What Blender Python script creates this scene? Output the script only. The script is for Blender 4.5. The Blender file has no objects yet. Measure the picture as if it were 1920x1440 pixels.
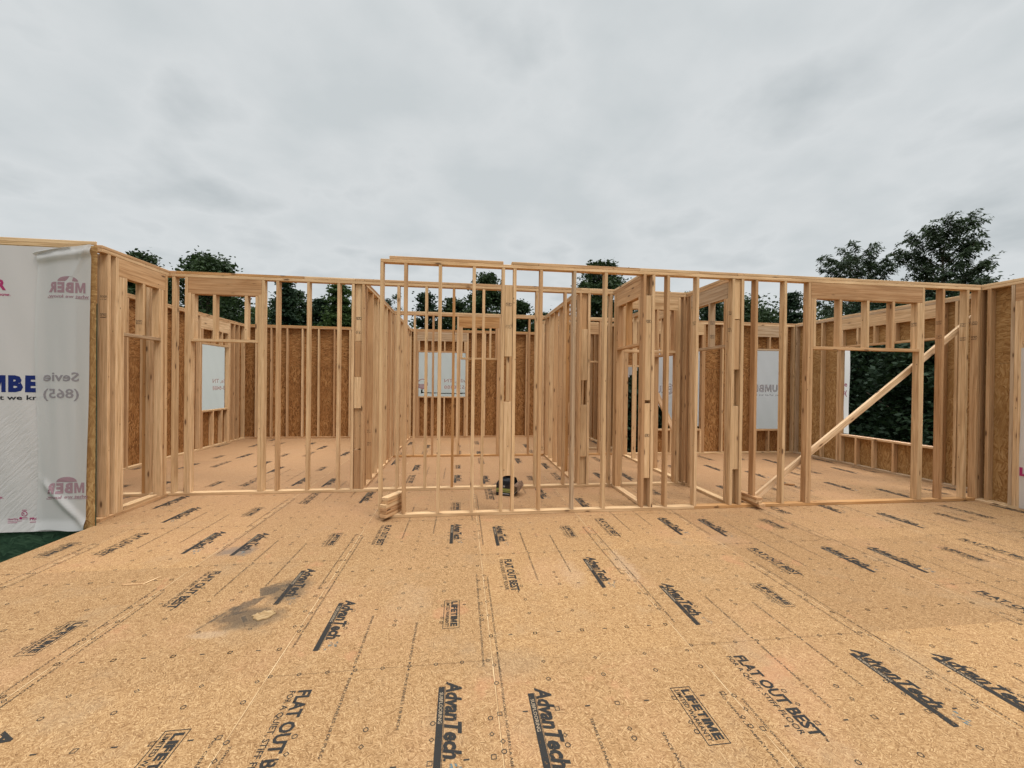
import bpy, bmesh, math, random
import numpy as np
from mathutils import Vector, Matrix
random.seed(7)
C = bpy.context.scene.collection
R = math.radians

# ------------------------------------------------------------------ camera, sky, sun, exposure
cam = bpy.data.cameras.new("camera"); cam.lens = 752.04/1920*36; cam.sensor_width = 36
cam.clip_start = .05; cam.clip_end = 800
co = bpy.data.objects.new("camera", cam); C.objects.link(co)
def cam_matrix(pitch=-.0059, yaw=.1253, roll=.0121, loc=(-.1985, -2.3102, 1.6162)):
    F = Vector((math.sin(yaw)*math.cos(pitch), math.cos(yaw)*math.cos(pitch), math.sin(pitch)))
    Rt = Vector((math.cos(yaw), -math.sin(yaw), 0)); U = Rt.cross(F)
    R2 = math.cos(roll)*Rt + math.sin(roll)*U; U2 = -math.sin(roll)*Rt + math.cos(roll)*U
    M = Matrix((R2, U2, -F)).transposed().to_4x4(); M.translation = Vector(loc); return M
co.matrix_world = cam_matrix()
bpy.context.scene.camera = co
SUN_EL, SUN_AZ = 58, 135      # azimuth clockwise from +Y
w = bpy.data.worlds.new("World"); bpy.context.scene.world = w; w.use_nodes = True
nt = w.node_tree; nt.nodes.clear()
def N(t, **k):
    n = nt.nodes.new(t)
    for a, v in k.items(): setattr(n, a, v)
    return n
def L(a, b): nt.links.new(a, b)
out = N('ShaderNodeOutputWorld'); bg = N('ShaderNodeBackground'); L(bg.outputs[0], out.inputs[0])
sky = N('ShaderNodeTexSky', sky_type='NISHITA', sun_disc=False)
sky.sun_elevation = R(SUN_EL); sky.sun_rotation = R(SUN_AZ)
tc = N('ShaderNodeTexCoord'); sep = N('ShaderNodeSeparateXYZ'); L(tc.outputs['Generated'], sep.inputs[0])
zz = N('ShaderNodeMath', operation='ADD'); L(sep.outputs[2], zz.inputs[0]); zz.inputs[1].default_value = .22
zm = N('ShaderNodeMath', operation='MAXIMUM'); L(zz.outputs[0], zm.inputs[0]); zm.inputs[1].default_value = .12
dv = N('ShaderNodeVectorMath', operation='DIVIDE'); L(tc.outputs['Generated'], dv.inputs[0])
cb = N('ShaderNodeCombineXYZ')
for i in range(3): L(zm.outputs[0], cb.inputs[i])
L(cb.outputs[0], dv.inputs[1])
n1 = N('ShaderNodeTexNoise'); L(dv.outputs[0], n1.inputs['Vector']); n1.inputs['Scale'].default_value = 3.2
n1.inputs['Detail'].default_value = 8; n1.inputs['Roughness'].default_value = .5; n1.inputs['Distortion'].default_value = .1
n2 = N('ShaderNodeTexNoise'); L(dv.outputs[0], n2.inputs['Vector']); n2.inputs['Scale'].default_value = .8; n2.inputs['Detail'].default_value = 2
mxn = N('ShaderNodeMath', operation='ADD'); L(n1.outputs['Fac'], mxn.inputs[0]); 
h2 = N('ShaderNodeMath', operation='MULTIPLY_ADD'); L(n2.outputs['Fac'], h2.inputs[0]); h2.inputs[1].default_value = .55; h2.inputs[2].default_value = .225; L(h2.outputs[0], mxn.inputs[1])
cr = N('ShaderNodeValToRGB'); L(mxn.outputs[0], cr.inputs[0])
e = cr.color_ramp.elements; e[0].position = .78; e[0].color = (.545, .585, .60, 1); e[1].position = 1.22; e[1].color = (.70, .73, .74, 1)
el = e.new(1.0); el.color = (.615, .655, .668, 1)
# the ramp works on 0..1, so halve the sum
hv = N('ShaderNodeMath', operation='MULTIPLY'); hv.inputs[1].default_value = .5
L(mxn.outputs[0], hv.inputs[0]); L(hv.outputs[0], cr.inputs[0])
for q, p in zip(cr.color_ramp.elements, (.38, .5, .62)): q.position = p
# overcast: the zenith is brighter than the horizon
mr = N('ShaderNodeMapRange'); L(sep.outputs[2], mr.inputs[0]); mr.interpolation_type = 'SMOOTHSTEP'
for i, v in ((1, .69), (2, .92), (3, .98), (4, 6.0)): mr.inputs[i].default_value = v
ml = N('ShaderNodeVectorMath', operation='SCALE'); L(cr.outputs[0], ml.inputs[0]); L(mr.outputs[0], ml.inputs['Scale'])
sc = N('ShaderNodeVectorMath', operation='SCALE'); L(sky.outputs[0], sc.inputs[0]); sc.inputs['Scale'].default_value = .1
mix = N('ShaderNodeMix', data_type='RGBA'); mix.inputs[0].default_value = .96
L(sc.outputs[0], mix.inputs[6]); L(ml.outputs[0], mix.inputs[7]); L(mix.outputs[2], bg.inputs[0]); bg.inputs[1].default_value = 1.0
sl = bpy.data.lights.new("sun", 'SUN'); sl.energy = 1.5; sl.angle = R(16); sl.color = (1, .96, .9)
so = bpy.data.objects.new("sun", sl); C.objects.link(so)
d = Vector((math.sin(R(SUN_AZ))*math.cos(R(SUN_EL)), math.cos(R(SUN_AZ))*math.cos(R(SUN_EL)), math.sin(R(SUN_EL))))
so.rotation_euler = (-d).to_track_quat('-Z', 'Y').to_euler(); so.location = (0, 0, 12)
vs = bpy.context.scene.view_settings
vs.view_transform = 'Standard'; vs.look = 'None'; vs.exposure = 0.0; vs.gamma = 1
bpy.context.scene.cycles.max_bounces = 6; bpy.context.scene.cycles.diffuse_bounces = 2
bpy.context.scene.cycles.transparent_max_bounces = 8

# ------------------------------------------------------------------ material helpers
class Mat:
    def __init__(s, name, rough=.8, spec=.25):
        s.m = bpy.data.materials.new(name); s.m.use_nodes = True; s.t = s.m.node_tree
        s.b = s.t.nodes['Principled BSDF']; s.b.inputs['Roughness'].default_value = rough
        s.b.inputs['Specular IOR Level'].default_value = spec
        s.tc = s.n('ShaderNodeTexCoord')
    def n(s, t, **k):
        x = s.t.nodes.new(t)
        for a, v in k.items(): setattr(x, a, v)
        return x
    def l(s, a, b): s.t.links.new(a, b)
    def val(s, sock, v):
        if hasattr(v, 'is_linked') or hasattr(v, 'links'): s.l(v, sock)
        else: sock.default_value = v
    def map(s, vec=None, scale=(1, 1, 1), rot=(0, 0, 0), loc=(0, 0, 0)):
        x = s.n('ShaderNodeMapping'); s.l(vec or s.tc.outputs['Object'], x.inputs[0])
        x.inputs['Scale'].default_value = scale; x.inputs['Rotation'].default_value = rot
        if hasattr(loc, 'links'): s.l(loc, x.inputs['Location'])
        else: x.inputs['Location'].default_value = loc
        return x.outputs[0]
    def noise(s, vec, scale=1, detail=3, rough=.5, dist=0):
        x = s.n('ShaderNodeTexNoise'); s.l(vec, x.inputs['Vector'])
        x.inputs['Scale'].default_value = scale; x.inputs['Detail'].default_value = detail
        x.inputs['Roughness'].default_value = rough; x.inputs['Distortion'].default_value = dist
        return x.outputs['Fac']
    def vor(s, vec, scale=1, feature='F1', rnd=1.0):
        x = s.n('ShaderNodeTexVoronoi', feature=feature); s.l(vec, x.inputs['Vector']); x.inputs['Scale'].default_value = scale
        x.inputs['Randomness'].default_value = rnd
        return x
    def ramp(s, f, stops, interp='LINEAR'):
        x = s.n('ShaderNodeValToRGB'); s.l(f, x.inputs[0]); x.color_ramp.interpolation = interp
        el = x.color_ramp.elements
        while len(el) < len(stops): el.new(.5)
        for q, (p, c) in zip(el, stops):
            q.position = p; q.color = (*c, 1) if len(c) == 3 else c
        return x.outputs[0]
    def g(s, v): return (v, v, v)
    def mix(s, f, a, b, mode='MIX'):
        x = s.n('ShaderNodeMix', data_type='RGBA', blend_type=mode)
        s.val(x.inputs[0], f)
        for i, v in ((6, a), (7, b)):
            if hasattr(v, 'links'): s.l(v, x.inputs[i])
            else: x.inputs[i].default_value = (*v, 1)
        return x.outputs[2]
    def math(s, op, a, b=0., clamp=False):
        x = s.n('ShaderNodeMath', operation=op, use_clamp=clamp); s.val(x.inputs[0], a); s.val(x.inputs[1], b); return x.outputs[0]
    def bump(s, h, strength=.3, dist=.01):
        x = s.n('ShaderNodeBump'); s.l(h, x.inputs['Height']); x.inputs['Strength'].default_value = strength
        x.inputs['Distance'].default_value = dist; s.l(x.outputs[0], s.b.inputs['Normal'])
    def col(s, c):
        if hasattr(c, 'links'): s.l(c, s.b.inputs['Base Color'])
        else: s.b.inputs['Base Color'].default_value = (*c, 1)
    def rnd(s, mul=37.):
        o = s.n('ShaderNodeObjectInfo'); return o.outputs['Random']
def smooth01(m, v, a, b):
    x = m.n('ShaderNodeMapRange', interpolation_type='SMOOTHSTEP'); m.val(x.inputs[0], v)
    x.inputs[1].default_value = a; x.inputs[2].default_value = b
    return x.outputs[0]

def lumber(name, axis, dark=1.0, vary=True):
    """sawn pine; grain runs along the given object axis"""
    m = Mat(name, .75, .2)
    rnd = m.rnd()
    off = m.n('ShaderNodeCombineXYZ')
    for i, k in enumerate((31., 57., 83.)): m.l(m.math('MULTIPLY', rnd, k), off.inputs[i])
    def sc(c, l): return tuple(l if i == axis else c for i in range(3))
    base = m.n('ShaderNodeVectorMath', operation='ADD'); m.l(m.tc.outputs['Object'], base.inputs[0]); m.l(off.outputs[0], base.inputs[1])
    v = base.outputs[0]
    warp = m.noise(m.map(v, sc(6, 1.2)), 1, 2)
    g1 = m.noise(m.map(v, sc(55, 1.6)), 1, 4, .6, .8)
    g2 = m.noise(m.map(v, sc(160, 5)), 1, 3, .6)
    ring = m.n('ShaderNodeTexWave', wave_type='BANDS', bands_direction='X' if axis != 0 else 'Y')
    m.l(m.map(v, sc(1, .06)), ring.inputs['Vector']); ring.inputs['Scale'].default_value = 30
    ring.inputs['Distortion'].default_value = 9; ring.inputs['Detail'].default_value = 2; ring.inputs['Detail Scale'].default_value = .6
    g = m.math('ADD', m.math('MULTIPLY', g1, .55), m.math('MULTIPLY', ring.outputs['Fac'], .15))
    g = m.math('ADD', g, m.math('MULTIPLY', g2, .3))
    c = m.ramp(g, [(.30, (.34, .20, .10)), (.50, (.565, .385, .23)), (.74, (.73, .55, .37))])
    # boards differ: pale, pink, amber, grey
    tone = m.ramp(rnd, [(0, (1.05, 1.0, .90)), (.17, (.90, .79, .67)), (.34, (1.16, 1.12, 1.04)), (.50, (.80, .65, .52)), (.62, (1.06, 1.01, .90)), (.76, (.97, .84, .70)), (.86, (1.2, 1.14, 1.02)), (.92, (.82, .62, .40)), (.96, (.80, .81, .84))], 'CONSTANT')
    if vary: c = m.mix(1.0, c, tone, 'MULTIPLY')
    blot = m.noise(m.map(v, sc(9, 1.8)), 1, 3, .6)
    c = m.mix(m.math('MULTIPLY', smooth01(m, blot, .45, .75), .35), c, (.42, .26, .14))
    # knots
    k = m.vor(m.map(v, sc(11, 3.2)), 1)
    sepc = m.n('ShaderNodeSeparateColor'); m.l(k.outputs['Color'], sepc.inputs[0])
    on = m.math('GREATER_THAN', sepc.outputs[0], .42)
    kn = m.math('MULTIPLY', on, m.math('SUBTRACT', 1.0, smooth01(m, k.outputs['Distance'], .07, .17)))
    halo = m.math('MULTIPLY', on, m.math('SUBTRACT', 1.0, smooth01(m, k.outputs['Distance'], .1, .34)))
    c = m.mix(m.math('MULTIPLY', halo, .3), c, (.36, .2, .09))
    c = m.mix(m.math('MULTIPLY', kn, .85), c, (.09, .042, .02))
    k2 = m.vor(m.map(v, sc(17, 8.5)), 1); s2 = m.n('ShaderNodeSeparateColor'); m.l(k2.outputs['Color'], s2.inputs[0])
    dot = m.math('MULTIPLY', m.math('GREATER_THAN', s2.outputs[1], .78), m.math('SUBTRACT', 1.0, smooth01(m, k2.outputs['Distance'], .05, .13)))
    c = m.mix(m.math('MULTIPLY', dot, .8), c, (.11, .05, .022))
    if dark != 1.0: c = m.mix(1.0, c, (dark, dark, dark), 'MULTIPLY')
    m.col(c); m.bump(g1, .15, .002)
    return m.m
WOOD = [lumber('pine_grain_x', 0), lumber('pine_grain_y', 1), lumber('pine_grain_z', 2)]
LIT_PINE = lumber('pale_lit_pine', 2, 1.22, False)  # brightened pine: the skylight the braces catch is put into its colour

def strand_board(name, axes, lo, mid, hi, s=1.0, along=0, rough=.75, mottle=.5):
    """strand board; axes = the two object axes in the panel's plane, strands mostly along axes[along]"""
    m = Mat(name, rough, .2)
    o = m.tc.outputs['Object']
    nor = 3 - axes[0] - axes[1]
    def layer(ang, a, b, sh):
        rot = [0, 0, 0]; rot[nor] = ang
        r = m.map(o, (1, 1, 1), tuple(rot), (sh, sh*.7, sh*1.3))
        scl = [3, 3, 3]; scl[axes[along]] = a; scl[axes[1-along]] = b
        wob = m.noise(m.map(r, (9, 9, 9)), 1, 1)
        vv = m.n('ShaderNodeVectorMath', operation='MULTIPLY_ADD')
        m.l(r, vv.inputs[0]); vv.inputs[1].default_value = scl
        cbx = m.n('ShaderNodeCombineXYZ')
        for i in range(3): m.l(m.math('MULTIPLY', wob, 1.6), cbx.inputs[i])
        m.l(cbx.outputs[0], vv.inputs[2])
        x = m.vor(vv.outputs[0], 1)
        q = m.n('ShaderNodeSeparateColor'); m.l(x.outputs['Color'], q.inputs[0]); return q.outputs[0], q.outputs[1], x.outputs['Distance']
    a1 = layer(.18, 11*s, 70*s, 0); a2 = layer(-.3, 14*s, 85*s, 3.1); a3 = layer(.95, 16*s, 60*s, 7.7)
    m1 = m.noise(m.map(o, (7, 7, 7)), 1, 2)
    v = m.mix(smooth01(m, m1, .42, .56), a1[0], a2[0])
    m2 = m.noise(m.map(o, (11, 11, 11), loc=(4, 4, 4)), 1, 2)
    v = m.mix(smooth01(m, m2, .54, .62), v, a3[0])
    fine = m.noise(m.map(o, (60, 60, 60)), 1, 3, .7)
    f = m.math('ADD', m.math('MULTIPLY', v, .7), m.math('MULTIPLY', fine, .3))
    c = m.ramp(f, [(.12, lo), (.5, mid), (.85, hi)])
    big = m.noise(m.map(o, (1.3, 1.3, 1.3)), 1, 3, .6)
    c = m.mix(m.math('MULTIPLY', smooth01(m, big, .35, .7), mottle), c, tuple(x*.72 for x in mid))
    m.col(c); m.bump(f, .35, .003)
    return m
OSB = {}
for ax, nm in (((0, 2), 'xz'), ((1, 2), 'yz')):
    for al, an in ((0, 'flat'), (1, 'upright')):
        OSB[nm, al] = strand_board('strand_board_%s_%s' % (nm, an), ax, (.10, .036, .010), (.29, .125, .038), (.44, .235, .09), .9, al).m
OSBL = {}
for ax, nm in (((0, 2), 'xz'), ((1, 2), 'yz')):
    for al, an in ((0, 'flat'), (1, 'upright')):
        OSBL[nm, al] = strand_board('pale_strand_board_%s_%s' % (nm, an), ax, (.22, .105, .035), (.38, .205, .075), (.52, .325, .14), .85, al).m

# ------------------------------------------------------------------ mesh helpers
def link(name, me, parent=None, loc=(0, 0, 0), rot=(0, 0, 0), mat=None):
    o = bpy.data.objects.new(name, me); C.objects.link(o); o.location = loc; o.rotation_euler = rot
    if parent: o.parent = parent
    if mat is not None and me is not None and not me.materials: me.materials.append(mat)
    return o
def tag(o, label, cat, group=None, kind=None):
    if label: o['label'] = label
    if cat: o['category'] = cat
    if group: o['group'] = group
    if kind: o['kind'] = kind
    return o
def empty(name, loc=(0, 0, 0), rot=(0, 0, 0)):
    o = bpy.data.objects.new(name, None); C.objects.link(o); o.location = loc; o.rotation_euler = rot; o.empty_display_size = .2; return o
_box = {}
def box_mesh(sx, sy, sz, mat, bev=.0022, nm='board'):
    """box centred on x,y with its base at z=0"""
    k = (round(sx, 4), round(sy, 4), round(sz, 4), mat.name, bev)
    if k in _box: return _box[k]
    bm = bmesh.new(); bmesh.ops.create_cube(bm, size=1)
    for v in bm.verts: v.co = Vector((v.co.x*sx, v.co.y*sy, (v.co.z+.5)*sz))
    if bev: bmesh.ops.bevel(bm, geom=bm.edges[:], offset=bev, segments=1, affect='EDGES')
    me = bpy.data.meshes.new(nm); bm.to_mesh(me); bm.free(); me.materials.append(mat); _box[k] = me; return me
def polys(name, verts, faces, mat, smooth=False):
    me = bpy.data.meshes.new(name); me.from_pydata([tuple(v) for v in verts], [], faces); me.update()
    if mat: me.materials.append(mat)
    if smooth: me.polygons.foreach_set('use_smooth', [True]*len(me.polygons))
    return me
def solid_with_holes(name, u0, u1, z0, z1, holes, th, axis, mat):
    """a sheet of thickness th in the u-z plane with rectangular openings (cells of a grid)"""
    us = sorted({u0, u1, *[h[0] for h in holes], *[h[1] for h in holes]}); us = [u for u in us if u0 <= u <= u1]
    zs = sorted({z0, z1, *[h[2] for h in holes], *[h[3] for h in holes]}); zs = [z for z in zs if z0 <= z <= z1]
    nu, nz = len(us)-1, len(zs)-1
    def filled(i, j):
        if not (0 <= i < nu and 0 <= j < nz): return False
        a, b = (us[i]+us[i+1])/2, (zs[j]+zs[j+1])/2
        return not any(h[0] < a < h[1] and h[2] < b < h[3] for h in holes)
    V, Fc, idx = [], [], {}
    def vid(i, j, k):
        q = (i, j, k)
        if q not in idx:
            idx[q] = len(V); d = th if k else 0
            V.append((us[i], d, zs[j]) if axis == 0 else (d, us[i], zs[j]))
        return idx[q]
    for i in range(nu):
        for j in range(nz):
            if not filled(i, j): continue
            Fc.append([vid(i, j, 0), vid(i+1, j, 0), vid(i+1, j+1, 0), vid(i, j+1, 0)])
            Fc.append([vid(i, j, 1), vid(i, j+1, 1), vid(i+1, j+1, 1), vid(i+1, j, 1)])
            for (di, dj, a, b) in ((-1, 0, (i, j), (i, j+1)), (1, 0, (i+1, j+1), (i+1, j)), (0, -1, (i+1, j), (i, j)), (0, 1, (i, j+1), (i+1, j+1))):
                if not filled(i+di, j+dj): Fc.append([vid(*a, 0), vid(*b, 0), vid(*b, 1), vid(*a, 1)])
    me = polys(name, V, Fc, mat)
    bm = bmesh.new(); bm.from_mesh(me); bmesh.ops.recalc_face_normals(bm, faces=bm.faces); bm.to_mesh(me); bm.free()
    return me

# text outlines as flat mesh data
_txt = {}
def text_data(s, bold=0., shear=0.):
    k = (s, bold, shear)
    if k in _txt: return _txt[k]
    cu = bpy.data.curves.new('t', 'FONT'); cu.body = s; cu.size = 1; cu.offset = bold; cu.shear = shear
    cu.resolution_u = 2; cu.fill_mode = 'FRONT' if hasattr(cu, 'fill_mode') else None
    o = bpy.data.objects.new('t', cu); C.objects.link(o)
    dg = bpy.context.evaluated_depsgraph_get(); me = o.evaluated_get(dg).to_mesh()
    V = np.array([v.co[:] for v in me.vertices]); Fc = [list(p.vertices) for p in me.polygons]
    o.evaluated_get(dg).to_mesh_clear(); bpy.data.objects.remove(o); bpy.data.curves.remove(cu)
    V = V[:, :2]; V[:, 0] -= V[:, 0].min(); V[:, 1] -= 0
    _txt[k] = (V, Fc); return _txt[k]
class Ink:
    """collects flat printed shapes given in local (a, b) and turns them into one mesh"""
    def __init__(s): s.V = []; s.F = []
    def add(s, P, Fc, fn):
        n = len(s.V); s.V += [fn(a, b) for a, b in P]; s.F += [[i+n for i in f] for f in Fc]
    def text(s, t, fn, x, y, w=None, h=None, bold=0., shear=0.):
        """x,y = left end of the baseline; h = cap height; w = total width"""
        V, Fc = text_data(t, min(bold, .021) if 'M' in t or 'W' in t else bold, shear)
        cap = .73; sy = (h or .1)/cap; sx = (w/V[:, 0].max()) if w else sy
        s.add([(x+a*sx, y+b*sy) for a, b in V], Fc, fn)
    def block(s, t, fn, x, y, w, h, shear=0., bold=.055):
        """heavy block capitals, each fitted to its own cell"""
        wd = {'I': .42, 'M': 1.28, 'L': .88, 'E': .9, 'F': .86, 'T': .95}
        tot = sum(wd.get(c, 1.) for c in t); cx_ = x
        for c in t:
            cw = w*wd.get(c, 1.)/tot; gw = cw*.88
            if c == 'M':
                P_ = [(0, 0), (.23, 0), (.23, .60), (.40, .05), (.60, .05), (.77, .60), (.77, 0), (1, 0), (1, 1), (.69, 1), (.5, .42), (.31, 1), (0, 1)]
                s.add([(cx_+a*gw+shear*b*h, y+b*h) for a, b in P_], [list(range(13))], fn)
            else:
                V, Fc = text_data(c, bold, 0.); lo = V.min(0); hi = V.max(0)
                s.add([(cx_+(a-lo[0])/(hi[0]-lo[0])*gw+shear*(b-lo[1])/(hi[1]-lo[1])*h, y+(b-lo[1])/(hi[1]-lo[1])*h) for a, b in V], Fc, fn)
            cx_ += cw
    def rect(s, fn, x0, y0, x1, y1): s.add([(x0, y0), (x1, y0), (x1, y1), (x0, y1)], [[0, 1, 2, 3]], fn)
    def frame(s, fn, x0, y0, x1, y1, t):
        s.rect(fn, x0, y0, x1, y0+t); s.rect(fn, x0, y1-t, x1, y1); s.rect(fn, x0, y0+t, x0+t, y1-t); s.rect(fn, x1-t, y0+t, x1, y1-t)
    def ring(s, fn, x, y, r, t, n=14, a0=0., a1=2*math.pi, rot=0.):
        full = abs(a1-a0-2*math.pi) < 1e-6
        m = n if full else n+1
        P = [(x+(r-t*q)*math.cos(rot+a0+(a1-a0)*i/n), y+(r-t*q)*math.sin(rot+a0+(a1-a0)*i/n)) for i in range(m) for q in (0, 1)]
        Fc = [[2*i, 2*((i+1) % m), 2*((i+1) % m)+1, 2*i+1] for i in range(n)]
        s.add(P, Fc, fn)
    def disc(s, fn, x, y, r, n=20, a0=0., a1=2*math.pi):
        P = [(x+r*math.cos(a0+(a1-a0)*i/n), y+r*math.sin(a0+(a1-a0)*i/n)) for i in range(n+1)]
        s.add(P, [list(range(n+1))], fn)
    def build(s, name, mat, parent=None, label=None):
        if not s.V: return None
        o = link(name, polys(name, s.V, s.F, mat), parent)
        if label: o['label'] = label
        return o
def ink(name, col, wear=.35, rough=.6, scale=60, alpha=1.0):
    """ink that sits in the surface: worn through in specks"""
    m = Mat(name, rough, .2); m.col(col)
    n = m.noise(m.map(None, (scale, scale, scale)), 1, 4, .75)
    n2 = m.noise(m.map(None, (5, 5, 5)), 1, 2, .6)
    a = smooth01(m, m.math('ADD', m.math('MULTIPLY', n, .7), m.math('MULTIPLY', n2, .3)), wear-.07, wear+.07)
    m.l(m.math('MULTIPLY', a, alpha), m.b.inputs['Alpha'])
    return m.m

# ------------------------------------------------------------------ the ground and the floor deck
gm = Mat('grass', .95, .1)
gn = m_ = gm.noise(gm.map(None, (.6, .6, .6)), 1, 5, .7)
gm.col(gm.ramp(gn, [(.3, (.018, .035, .012)), (.55, (.04, .07, .02)), (.8, (.11, .10, .055))]))
G = -1.25
bm = bmesh.new(); bmesh.ops.create_grid(bm, x_segments=60, y_segments=60, size=300)
for v in bm.verts:
    r = max(0, math.hypot(v.co.x, v.co.y)-25); v.co.z = G + .004*r*math.sin(v.co.x*.03+1)*math.cos(v.co.y*.02)
me = bpy.data.meshes.new('ground'); bm.to_mesh(me); bm.free()
tag(link('ground', me, mat=gm.m), None, None, kind='structure')

fm = Mat('floor_strand_board', .72, .2)
def _floor_base(m):
    o = m.tc.outputs['Object']
    w1 = m.noise(m.map(o, (14, 14, 14)), 1, 2); w2 = m.noise(m.map(o, (14, 14, 14), loc=(5, 9, 2)), 1, 2)
    def layer(ang, a, b, sh, wob):
        r_ = m.map(o, (1, 1, 1), (0, 0, ang), (sh, sh*.7, 0))
        cbx = m.n('ShaderNodeCombineXYZ'); m.l(m.math('MULTIPLY', w1, wob), cbx.inputs[0]); m.l(m.math('MULTIPLY', w2, wob*1.6), cbx.inputs[1])
        v = m.n('ShaderNodeVectorMath', operation='MULTIPLY_ADD'); m.l(r_, v.inputs[0]); v.inputs[1].default_value = (a, b, 1); m.l(cbx.outputs[0], v.inputs[2])
        x = m.n('ShaderNodeTexVoronoi', voronoi_dimensions='2D'); m.l(v.outputs[0], x.inputs['Vector']); x.inputs['Scale'].default_value = 1
        q = m.n('ShaderNodeSeparateColor'); m.l(x.outputs['Color'], q.inputs[0]); return q.outputs[0]
    a1 = layer(.25, 50, 230, 0, 3.5); a2 = layer(1.35, 58, 260, 3, 3.5); a3 = layer(-.55, 50, 300, 8, 4.5); a4 = layer(.8, 85, 380, 5, 3.0)
    f = m.mix(smooth01(m, m.noise(m.map(o, (24, 24, 24)), 1, 2), .44, .54), a1, a2)
    f = m.mix(smooth01(m, m.noise(m.map(o, (31, 31, 31), loc=(4, 4, 4)), 1, 2), .50, .56), f, a3)
    f = m.mix(smooth01(m, m.noise(m.map(o, (40, 40, 40), loc=(1, 7, 4)), 1, 2), .52, .58), f, a4)
    fib1 = m.noise(m.map(m.map(o, (1, 1, 1), (0, 0, .5)), (95, 340, 1)), 1, 4, .66, 1.2)
    fib2 = m.noise(m.map(m.map(o, (1, 1, 1), (0, 0, -.7)), (105, 360, 1)), 1, 4, .66, 1.2)
    fib = m.mix(smooth01(m, m.noise(m.map(o, (16, 16, 16), loc=(2, 5, 0)), 1, 2), .45, .55), fib1, fib2)
    g = m.math('ADD', m.math('MULTIPLY', f, .31), m.math('MULTIPLY', fib, .69))
    c = m.ramp(g, [(.28, (.10, .042, .014)), (.41, (.25, .137, .057)), (.56, (.34, .202, .092)), (.72, (.52, .35, .185))])
    m.col(c); m.bump(g, .25, .002)
_floor_base(fm)
# walked-on and rained-on patches, a spray-paint stain and the far, pinker half of the deck
def _floor_extras(m):
    c = m.b.inputs['Base Color'].links[0].from_socket
    o = m.tc.outputs['Object']
    sh = m.n('ShaderNodeSeparateXYZ'); m.l(o, sh.inputs[0])
    # every 4 ft sheet has its own tone
    col = m.math('FLOOR', m.math('DIVIDE', sh.outputs[0], 1.2192))
    row = m.math('FLOOR', m.math('DIVIDE', m.math('SUBTRACT', sh.outputs[1], m.math('MULTIPLY', m.math('PINGPONG', col, 1.0), 1.42)), 2.4))
    cbx = m.n('ShaderNodeCombineXYZ'); m.l(col, cbx.inputs[0]); m.l(row, cbx.inputs[1])
    wn = m.n('ShaderNodeTexWhiteNoise', noise_dimensions='2D'); m.l(cbx.outputs[0], wn.inputs['Vector'])
    c = m.mix(1.0, c, m.ramp(wn.outputs['Value'], [(0, (.86, .82, .78)), (.5, (.99, .97, .95)), (1, (1.10, 1.07, 1.02))]), 'MULTIPLY')
    p = m.noise(m.map(o, (.9, .9, .9)), 1, 5, .65)
    c = m.mix(m.math('MULTIPLY', smooth01(m, p, .5, .75), .22), c, (.50, .26, .15))
    p2 = m.noise(m.map(o, (2.3, 2.3, 2.3), loc=(9, 2, 0)), 1, 4, .6)
    c = m.mix(m.math('MULTIPLY', smooth01(m, p2, .62, .70), .35), c, (.40, .18, .09))
    p3 = m.noise(m.map(o, (1.7, 1.7, 1.7), loc=(3, 7, 0)), 1, 5, .7)
    c = m.mix(m.math('MULTIPLY', smooth01(m, p3, .5, .8), .45), c, (.27, .19, .115))
    # the far half turns pinker and duller
    far = smooth01(m, m.math('ADD', sh.outputs[1], m.math('MULTIPLY', m.math('SUBTRACT', p, .5), 3.0)), .6, 4.5)
    c = m.mix(m.math('MULTIPLY', far, .5), c, (.37, .20, .105))
    sp = m.noise(m.map(o, (150, 150, 150)), 1, 2, .6)
    c = m.mix(m.math('MULTIPLY', smooth01(m, sp, .66, .74), .5), c, (.22, .11, .045))
    nz = m.noise(m.map(o, (9, 9, 9)), 1, 4, .65)
    def blob(c, x, y, rx, ry, rot, strength, colr):
        v = m.map(m.map(o, loc=(-x, -y, 0)), (1/rx, 1/ry, 0), (0, 0, rot))
        ln = m.n('ShaderNodeVectorMath', operation='LENGTH'); m.l(v, ln.inputs[0])
        r = m.math('ADD', ln.outputs['Value'], m.math('MULTIPLY', m.math('SUBTRACT', nz, .5), 1.3))
        f = m.math('SUBTRACT', 1.0, smooth01(m, r, .35, 1.1))
        return m.mix(m.math('MULTIPLY', f, strength), c, colr)
    c = blob(c, -1.62, .60, .27, .17, .25, .74, (.055, .042, .03))
    c = blob(c, -1.50, .93, .20, .22, .3, .6, (.06, .048, .034))
    c = blob(c, -2.25, 1.72, .2, .13, .6, .6, (.10, .09, .085))
    c = blob(c, .12, -.03, .22, .16, .1, .22, (.2, .15, .1))
    c = blob(c, -1.76, .42, .14, .05, .9, .18, (.50, .40, .30))
    c = blob(c, .75, .98, .12, .3, .2, .10, (.54, .43, .33))
    c = blob(c, -.55, .7, .2, .3, .2, .08, (.50, .37, .26))
    c = blob(c, 1.25, 1.1, .1, .35, .1, .15, (.52, .42, .33))
    c = blob(c, .55, 1.0, .3, .3, .2, .12, (.5, .29, .18))
    m.col(c)
_floor_extras(fm)
em = strand_board('green_painted_board', (0, 2), (.010, .026, .014), (.022, .052, .028), (.045, .085, .048), .8, 0, .8, .3)
T4, T8 = 1.2192, 2.40
def quadsheet(name, x0, x1, y0, y1, z0, z1, mat): # closed slab
    V = [(x, y, z) for z in (z0, z1) for x, y in ((x0, y0), (x1, y0), (x1, y1), (x0, y1))]
    return polys(name, V, [[3, 2, 1, 0], [4, 5, 6, 7], [0, 1, 5, 4], [1, 2, 6, 5], [2, 3, 7, 6], [3, 0, 4, 7]], mat)
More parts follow.
